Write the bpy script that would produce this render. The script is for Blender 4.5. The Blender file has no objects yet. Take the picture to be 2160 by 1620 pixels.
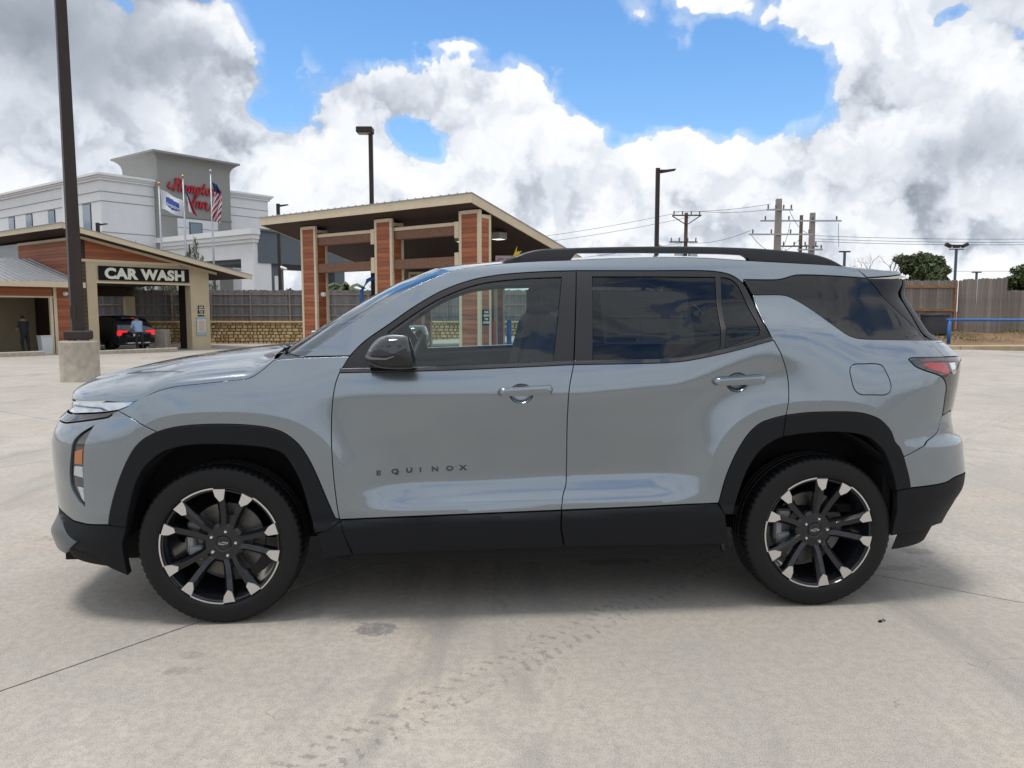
import bpy, bmesh, math, random
import numpy as np
from mathutils import Vector, Matrix
from mathutils.geometry import delaunay_2d_cdt
random.seed(11)
SC = bpy.context.scene
COL = SC.collection
R = math.radians

# ------------------------------------------------------------------ camera
cam = bpy.data.cameras.new('camera'); cam.sensor_width = 36.0; cam.lens = 27.03
cam.clip_start = 0.05; cam.clip_end = 3000
camo = bpy.data.objects.new('camera', cam); COL.objects.link(camo)
camo.location = (0, 0, 1.39); camo.rotation_euler = (R(90 - 5.46), 0, 0)
SC.camera = camo

# ------------------------------------------------------------------ exposure
SC.view_settings.view_transform = 'Standard'; SC.view_settings.look = 'None'
SC.view_settings.exposure = 0.42; SC.view_settings.gamma = 1.0
SC.view_settings.use_curve_mapping = False
SC.cycles.max_bounces = 6; SC.cycles.diffuse_bounces = 2; SC.cycles.glossy_bounces = 4; SC.cycles.transparent_max_bounces = 10
SC.cycles.caustics_reflective = False; SC.cycles.caustics_refractive = False

# ------------------------------------------------------------------ sun (veiled by cloud)
SUN = Vector((-0.16, -0.10, 0.98)).normalized()
sl = bpy.data.lights.new('sun', 'SUN'); sl.energy = 1.5; sl.angle = R(15); sl.color = (1.0, .96, .90)
so = bpy.data.objects.new('sun', sl); COL.objects.link(so)
so.rotation_euler = SUN.to_track_quat('Z', 'Y').to_euler(); so.location = (0, 0, 60)

# ------------------------------------------------------------------ world: sky with cumulus
W = bpy.data.worlds.new('World'); SC.world = W; W.use_nodes = True
nt = W.node_tree; nt.nodes.clear()
def N(t, **k):
    n = nt.nodes.new(t)
    for a, b in k.items(): setattr(n, a, b)
    return n
def LK(a, b): nt.links.new(a, b)
def M2(op, a, b=None, c=None, clamp=False):
    n = N('ShaderNodeMath', operation=op, use_clamp=clamp)
    for i, v in enumerate((a, b, c)):
        if v is None: continue
        if isinstance(v, (int, float)): n.inputs[i].default_value = v
        else: LK(v, n.inputs[i])
    return n.outputs[0]
def MAP(v, a, b, c=0.0, d=1.0, smooth=True):
    n = N('ShaderNodeMapRange', interpolation_type='SMOOTHSTEP' if smooth else 'LINEAR')
    LK(v, n.inputs[0])
    for i, q in enumerate((a, b, c, d)): n.inputs[i + 1].default_value = q
    return n.outputs[0]
tc = N('ShaderNodeTexCoord'); sx = N('ShaderNodeSeparateXYZ'); LK(tc.outputs['Generated'], sx.inputs[0])
AZ = M2('ARCTAN2', sx.outputs[0], sx.outputs[1]); EL = M2('ARCSINE', sx.outputs[2])
AZd = M2('MULTIPLY', AZ, 57.2958); ELd = M2('MULTIPLY', EL, 57.2958)
cb = N('ShaderNodeCombineXYZ'); LK(AZd, cb.inputs[0]); LK(ELd, cb.inputs[1])
VD = cb.outputs[0]
sky = N('ShaderNodeTexSky', sky_type='NISHITA', sun_disc=False)
sky.sun_elevation = math.asin(SUN.z); sky.sun_rotation = math.atan2(SUN.x, SUN.y)
sky.air_density = 1.0; sky.dust_density = 0.7; sky.ozone_density = 3.0
def NOISE(vec, scale, detail, rough, dist=0.0):
    n = N('ShaderNodeTexNoise'); LK(vec, n.inputs['Vector'])
    n.inputs['Scale'].default_value = scale; n.inputs['Detail'].default_value = detail
    n.inputs['Roughness'].default_value = rough; n.inputs['Distortion'].default_value = dist
    return n.outputs['Fac']
def BLOBS(lst, start):
    acc = start
    for (a, e, ra, re, amp) in lst:
        n = N('ShaderNodeVectorMath', operation='MULTIPLY_ADD'); LK(VD, n.inputs[0])
        n.inputs[1].default_value = (1 / ra, 1 / re, 0); n.inputs[2].default_value = (-a / ra, -e / re, 0)
        d = N('ShaderNodeVectorMath', operation='DOT_PRODUCT'); LK(n.outputs[0], d.inputs[0]); LK(n.outputs[0], d.inputs[1])
        g = M2('POWER', .4066, d.outputs['Value'])
        acc = M2('MULTIPLY_ADD', g, amp, acc)
    return acc
CL = [(-29.4, 17.0, 9.8, 5.0, 0.75), (-20.0, 16.0, 2.9, 2.2, 0.4), (-25.1, 10.6, 8.5, 3.2, 0.45), (-15.5, 10.9, 12.1, 2.8, 0.3), (-6.8, 15.4, 6.7, 1.8, 0.4), (1.7, 16.1, 2.7, 3.2, 0.6), (1.0, 11.0, 5.9, 4.9, 0.35), (-11.0, 7.3, 11.0, 3.6, 0.3), (10.6, 11.8, 4.3, 3.2, 0.45), (16.2, 9.0, 7.0, 3.5, 0.35), (24.6, 15.5, 3.1, 3.1, 0.45), (30.8, 13.6, 4.8, 5.4, 0.4), (24.3, 10.4, 7.4, 3.6, 0.4), (8.4, 19.7, 1.3, 1.4, 0.62), (14.0, 20.2, 2.4, 0.9, 0.66), (17.1, 19.1, 1.2, 1.1, 0.45), (20.2, 17.7, 2.2, 1.4, 0.72), (11.8, 17.8, 2.0, 1.0, 0.6), (-4.1, 18.3, 2.4, 0.4, 0.45), (-14.7, 17.9, 1.0, 1.2, 0.35), (28.9, 5.3, 3.5, 1.3, 0.3), (-25.3, 7.9, 8.5, 2.7, 0.2)]
HO = [(-9.7, 20.0, 11.5, 3.8, -1.33), (0.7, 20.5, 5.4, 2.3, -0.68), (12.5, 15.7, 8.8, 3.4, -1.28), (6.4, 19.2, 5.0, 3.8, -0.91), (-7.1, 12.3, 1.4, 1.1, -0.84), (-6.0, 11.4, 1.2, 0.8, -0.64), (-8.0, 12.8, 1.0, 0.6, -0.49), (28.0, 17.5, 0.5, 0.4, -0.45), (28.8, 18.0, 0.8, 0.4, -0.44), (7.5, 11.9, 1.0, 0.6, -0.44), (-2.4, 3.3, 2.1, 0.3, -0.29), (18.5, 15.0, 3.7, 2.9, -0.75), (-17.5, 13.4, 1.9, 1.1, -0.88), (-17.4, 8.6, 0.9, 0.8, -0.63), (-16.0, 16.1, 2.4, 3.2, -0.68), (7.5, 14.4, 2.4, 1.9, -0.53)]
SH = [(-28.9, 16.6, 10.2, 4.8, 0.66), (-31.6, 9.4, 4.0, 3.4, 0.3), (29.3, 9.6, 8.7, 2.2, 0.38), (16.3, 5.8, 16.6, 2.0, 0.13), (5.9, 7.4, 7.5, 2.7, 0.1), (30.9, 12.3, 3.8, 3.3, 0.2), (-13.0, 5.9, 13.2, 2.6, 0.08)]
# noise coordinates: stereographic plane of the sky dome, so the billows keep their shape everywhere
zp = M2('ADD', sx.outputs[2], 1.0)
st_ = N('ShaderNodeCombineXYZ'); LK(M2('DIVIDE', sx.outputs[0], zp), st_.inputs[0]); LK(M2('DIVIDE', sx.outputs[1], zp), st_.inputs[1])
ST = st_.outputs[0]
def VORO(vec, scale, detail, rough):
    n = N('ShaderNodeTexVoronoi', feature='F1', voronoi_dimensions='2D'); LK(vec, n.inputs['Vector']); n.inputs['Scale'].default_value = scale
    n.inputs['Detail'].default_value = detail; n.inputs['Roughness'].default_value = rough; n.inputs['Lacunarity'].default_value = 2.3
    return n.outputs['Distance']
wn = N('ShaderNodeTexNoise', noise_dimensions='2D'); LK(ST, wn.inputs['Vector']); wn.inputs['Scale'].default_value = 9.0; wn.inputs['Detail'].default_value = 5.0; wn.inputs['Roughness'].default_value = .62
ws = N('ShaderNodeVectorMath', operation='MULTIPLY_ADD'); LK(wn.outputs['Color'], ws.inputs[0]); ws.inputs[1].default_value = (.13, .13, 0); LK(ST, ws.inputs[2])
pw, nf = ws.outputs[0], wn.outputs['Fac']
puff = VORO(pw, 8.5, 2.0, .55)                       # billows
sh_ = N('ShaderNodeVectorMath', operation='MULTIPLY_ADD'); LK(ST, sh_.inputs[0]); sh_.inputs[1].default_value = (-.036, -.036, 0); LK(pw, sh_.inputs[2])
puffu = VORO(sh_.outputs[0], 8.5, 1.0, .55)          # the same billows a little higher up, for the lit tops
nn1 = N('ShaderNodeTexNoise', noise_dimensions='2D'); LK(ST, nn1.inputs['Vector']); nn1.inputs['Scale'].default_value = 3.6; nn1.inputs['Detail'].default_value = 3.0; nn1.inputs['Roughness'].default_value = .55
n1 = nn1.outputs['Fac']
low = MAP(ELd, 11.0, 1.0, 0.0, .25)
dens0 = BLOBS(CL + HO, M2('ADD', low, .90))
dens = M2('ADD', dens0, M2('MULTIPLY_ADD', n1, .8, -.26))
dens = M2('ADD', dens, M2('MULTIPLY_ADD', puff, -.90, .40))
dens = M2('ADD', dens, M2('MULTIPLY_ADD', nf, 1.35, -.67))
cover = MAP(dens, .36, .54)
wisp = M2('MULTIPLY', MAP(dens, .05, .42), .34)
cover = M2('MAXIMUM', cover, wisp)
lit = M2('SUBTRACT', puffu, puff)
shade = BLOBS(SH, .11); calm = MAP(shade, .30, .70, 1.0, .25)
shade = M2('ADD', shade, M2('MULTIPLY', MAP(dens, .85, 2.1), .20))
shade = M2('SUBTRACT', shade, M2('MULTIPLY', M2('MULTIPLY', lit, .85), calm))
shade = M2('ADD', shade, M2('MULTIPLY_ADD', n1, .22, -.11))
shade = M2('ADD', shade, M2('MULTIPLY', M2('MULTIPLY_ADD', nf, .28, -.14), calm), clamp=True)
cc = N('ShaderNodeValToRGB'); LK(shade, cc.inputs[0])
el = cc.color_ramp.elements
el[0].position = 0.0; el[0].color = (.75, .755, .765, 1); el[1].position = 1.0; el[1].color = (.175, .200, .240, 1)
for p, c in ((.20, (.70, .72, .75)), (.45, (.55, .585, .64)), (.72, (.34, .375, .43))):
    q = el.new(p); q.color = (*c, 1)
sv = N('ShaderNodeHueSaturation'); sv.inputs['Saturation'].default_value = 1.22; sv.inputs['Value'].default_value = 0.15
LK(sky.outputs[0], sv.inputs['Color'])
mx = N('ShaderNodeMixRGB'); LK(cover, mx.inputs[0]); LK(sv.outputs[0], mx.inputs[1]); LK(cc.outputs[0], mx.inputs[2])
bg = N('ShaderNodeBackground'); LK(mx.outputs[0], bg.inputs[0]); bg.inputs[1].default_value = 1.0
W.cycles.sampling_method = 'MANUAL'; W.cycles.sample_map_resolution = 256
ow = N('ShaderNodeOutputWorld'); LK(bg.outputs[0], ow.inputs[0])

# ---- car body surface: plan path, section offsets and panel outlines (metres, car frame)
def pchip(xk,yk):
    xk=np.asarray(xk,float); yk=np.asarray(yk,float)
    h=np.diff(xk); d=np.diff(yk)/h
    m=np.zeros_like(yk)
    for i in range(1,len(xk)-1):
        if d[i-1]*d[i]>0:
            w1=2*h[i]+h[i-1]; w2=h[i]+2*h[i-1]
            m[i]=(w1+w2)/(w1/d[i-1]+w2/d[i])
    m[0]=d[0]; m[-1]=d[-1]
    def g(x):
        x=np.clip(np.asarray(x,float),xk[0],xk[-1])
        i=np.clip(np.searchsorted(xk,x)-1,0,len(xk)-2)
        t=(x-xk[i])/h[i]; t2=t*t; t3=t2*t
        return (2*t3-3*t2+1)*yk[i]+(t3-2*t2+t)*h[i]*m[i]+(-2*t3+3*t2)*yk[i+1]+(t3-t2)*h[i]*m[i+1]
    return g
def spline(xk,yk):
    # natural cubic spline
    xk=np.asarray(xk,float); yk=np.asarray(yk,float); n=len(xk); h=np.diff(xk)
    A=np.eye(n); b=np.zeros(n)
    for i in range(1,n-1):
        A[i,i-1]=h[i-1]; A[i,i]=2*(h[i-1]+h[i]); A[i,i+1]=h[i]
        b[i]=6*((yk[i+1]-yk[i])/h[i]-(yk[i]-yk[i-1])/h[i-1])
    M=np.linalg.solve(A,b)
    def g(x):
        x=np.clip(np.asarray(x,float),xk[0],xk[-1])
        i=np.clip(np.searchsorted(xk,x)-1,0,n-2)
        t=x-xk[i]; u=xk[i+1]-x; hh=h[i]
        return (M[i]*u**3+M[i+1]*t**3)/(6*hh)+(yk[i]/hh-M[i]*hh/6)*u+(yk[i+1]/hh-M[i+1]*hh/6)*t
    return g
def sstep(a,b,x):
    t=np.clip((x-a)/(b-a),0,1); return t*t*(3-2*t)
PLAN=[(-.950,0),(-.947,.2),(-.932,.40),(-.90,.56),(-.835,.69),(-.735,.79),(-.60,.865),(-.42,.915),(-.2,.942),(0,.948),(.4,.948),(.9,.948),(1.4,.948),(1.9,.948),(2.4,.948),(2.73,.948),(2.95,.945),(3.15,.93),(3.32,.90),(3.46,.84),(3.56,.75),(3.625,.62),(3.665,.44),(3.68,.22),(3.685,0)]
_p=np.array(PLAN); _s=np.concatenate([[0],np.cumsum(np.hypot(*np.diff(_p,axis=0).T))])
_s-=_s[9]
A0,A1=_s[0],_s[-1]
PXs=spline(_s,_p[:,0]); PWs=spline(_s,_p[:,1])
ZK=[.15,.31,.40,.448,.475,.50,.56,.62,.75,.90,1.02,1.08,1.14,1.20,1.30,1.42,1.55,1.60,1.66]
# columns: offset from plan, per x-station
XST=[-.9,-.35,.25,.6,.9,1.9,2.3,2.75,3.2,3.6]
OFF=[
 #.15  .31   .40   .455  .475  .50   .56   .62   .75   .90   1.02  1.08  1.14  1.20  1.30  1.42  1.55  1.60  1.66
 [-.06,-.03,-.015,-.008,-.006,-.004, .000, .002, .004,-.004,-.03, -.05, -.07, -.09, -.14, -.19, -.25, -.28, -.33],
 [-.06,-.02,-.005, .000, .000, .000, .002, .003, .002,-.003,-.018,-.04, -.07, -.10, -.15, -.20, -.26, -.29, -.34],
 [-.05,-.01, .005, .008,-.004,-.004,-.006,-.008,-.010,-.010,-.020,-.034,-.052,-.075,-.122,-.178,-.245,-.275,-.32],
 [-.05,-.004,.010, .014,-.004,-.005,-.016,-.028,-.028,-.018,-.012,-.022,-.040,-.064,-.110,-.166,-.235,-.265,-.31],
 [-.05,-.004,.010, .014,-.004,-.005,-.040,-.062,-.050,-.026,-.012,-.022,-.040,-.062,-.104,-.158,-.225,-.257,-.31],
 [-.05,-.004,.010, .014,-.004,-.005,-.040,-.062,-.050,-.028,-.010,-.020,-.038,-.060,-.102,-.156,-.225,-.257,-.31],
 [-.05,-.004,.010, .014,-.004,-.005,-.018,-.030,-.030,-.019,-.008,-.014,-.026,-.044,-.094,-.156,-.228,-.260,-.31],
 [-.05,-.01, .005, .008,-.000,-.000,-.002,-.004,-.006,-.006,-.008,-.012,-.022,-.042,-.098,-.162,-.236,-.268,-.32],
 [-.06,-.02,-.005, .000, .000, .000, .000, .000, .000,-.002,-.006,-.014,-.030,-.056,-.120,-.185,-.262,-.294,-.34],
 [-.07,-.03,-.01,  .000, .000, .002, .004, .004, .000,-.006,-.012,-.022,-.040,-.066,-.130,-.195,-.272,-.304,-.35]]
_cols=[spline(ZK,r) if False else pchip(ZK,r) for r in OFF]
def base_off(x,z):
    x=np.asarray(x,float); z=np.asarray(z,float)
    x,z=np.broadcast_arrays(x,z)
    # crease kick-up towards the rear door's window corner
    dz=.03*sstep(1.55,2.0,x)+.15*sstep(1.95,2.5,x); dz=dz*(1-sstep(2.4,3.0,x))
    zz=z-dz*sstep(.80,1.02,z)*(1-sstep(1.26,1.45,z))
    zz=zz-.0235*(np.clip(x,.3,2.35)-.55)*(1-sstep(.62,.85,z))*sstep(.2,.35,x)*(1-sstep(2.3,2.6,x))
    V=np.stack([g(zz) for g in _cols])
    xs=np.clip(x,XST[0],XST[-1]); i=np.clip(np.searchsorted(XST,xs)-1,0,len(XST)-2)
    X=np.array(XST); t=(xs-X[i])/(X[i+1]-X[i]); t=t*t*(3-2*t)
    a=np.take_along_axis(V,i[None],0)[0]; b=np.take_along_axis(V,(i+1)[None],0)[0]
    return a*(1-t)+b*t
ARCH=[(.028,.475,.487,.434),(2.690,.515,.462,.420)]
def arch_r(k,x,z):
    xc,zb,A,B=ARCH[k]
    return ((np.abs(x-xc)/A)**2.7+(np.maximum(z-zb,0)/B)**2.7)**(1/2.7)
def setshift(fs,rs):
    global _fs,_rs
    _fs=pchip([p[0] for p in fs],[p[1] for p in fs]); _rs=pchip([p[0] for p in rs],[p[1] for p in rs])
def F(a,z):
    a=np.asarray(a,float); z=np.asarray(z,float)
    a,z=np.broadcast_arrays(a,z)
    x=PXs(a); w=PWs(a); e=1e-3
    dx=PXs(a+e)-PXs(a-e); dw=PWs(a+e)-PWs(a-e); L=np.hypot(dx,dw)+1e-12
    nx,nw=-dw/L,dx/L            # outward normal in plan (x,w)
    o=base_off(x,z)
    for k in (0,1):
        r=arch_r(k,x,z); T=.006
        kk=np.where(r<1.11,1.,np.maximum(0,1-(r-1.11)/.55)**2)
        o=o+(T-o)*kk*sstep(.44,.52,z)*(1-sstep(1.05,1.25,z))
    x=x+nx*o; w=w+nw*o
    x=x+_fs(z)*(1-sstep(-.75,-.12,a))**1.0 - _rs(z)*sstep(2.75,3.45,a)
    w=np.maximum(w,0)*(1-0.0*z)
    return np.stack([x,w,z],-1)
FS=[(0.1, 0.039), (0.326, 0.009), (0.363, 0.005), (0.462, 0.05), (0.51, 0.05), (0.63, 0.047), (0.711, 0.045), (0.775, 0.044), (0.822, 0.051), (0.887, 0.081), (0.937, 0.119), (0.987, 0.119), (1.2, 0.3), (1.7, 0.8)]
RS=[(0.1, 0.14500000000000002), (0.325, 0.095), (0.435, 0.067), (0.529, 0.021), (0.6, 0.016), (0.676, 0.026), (0.755, 0.035), (0.788, 0.077), (0.83, 0.087), (0.879, 0.095), (0.935, 0.083), (1.052, 0.054), (1.124, 0.027), (1.156, 0.017), (1.183, 0.029), (1.248, 0.068), (1.271, 0.095), (1.35, 0.103), (1.451, 0.115), (1.544, 0.055), (1.572, 0.05), (1.7, 0.25)]
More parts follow.
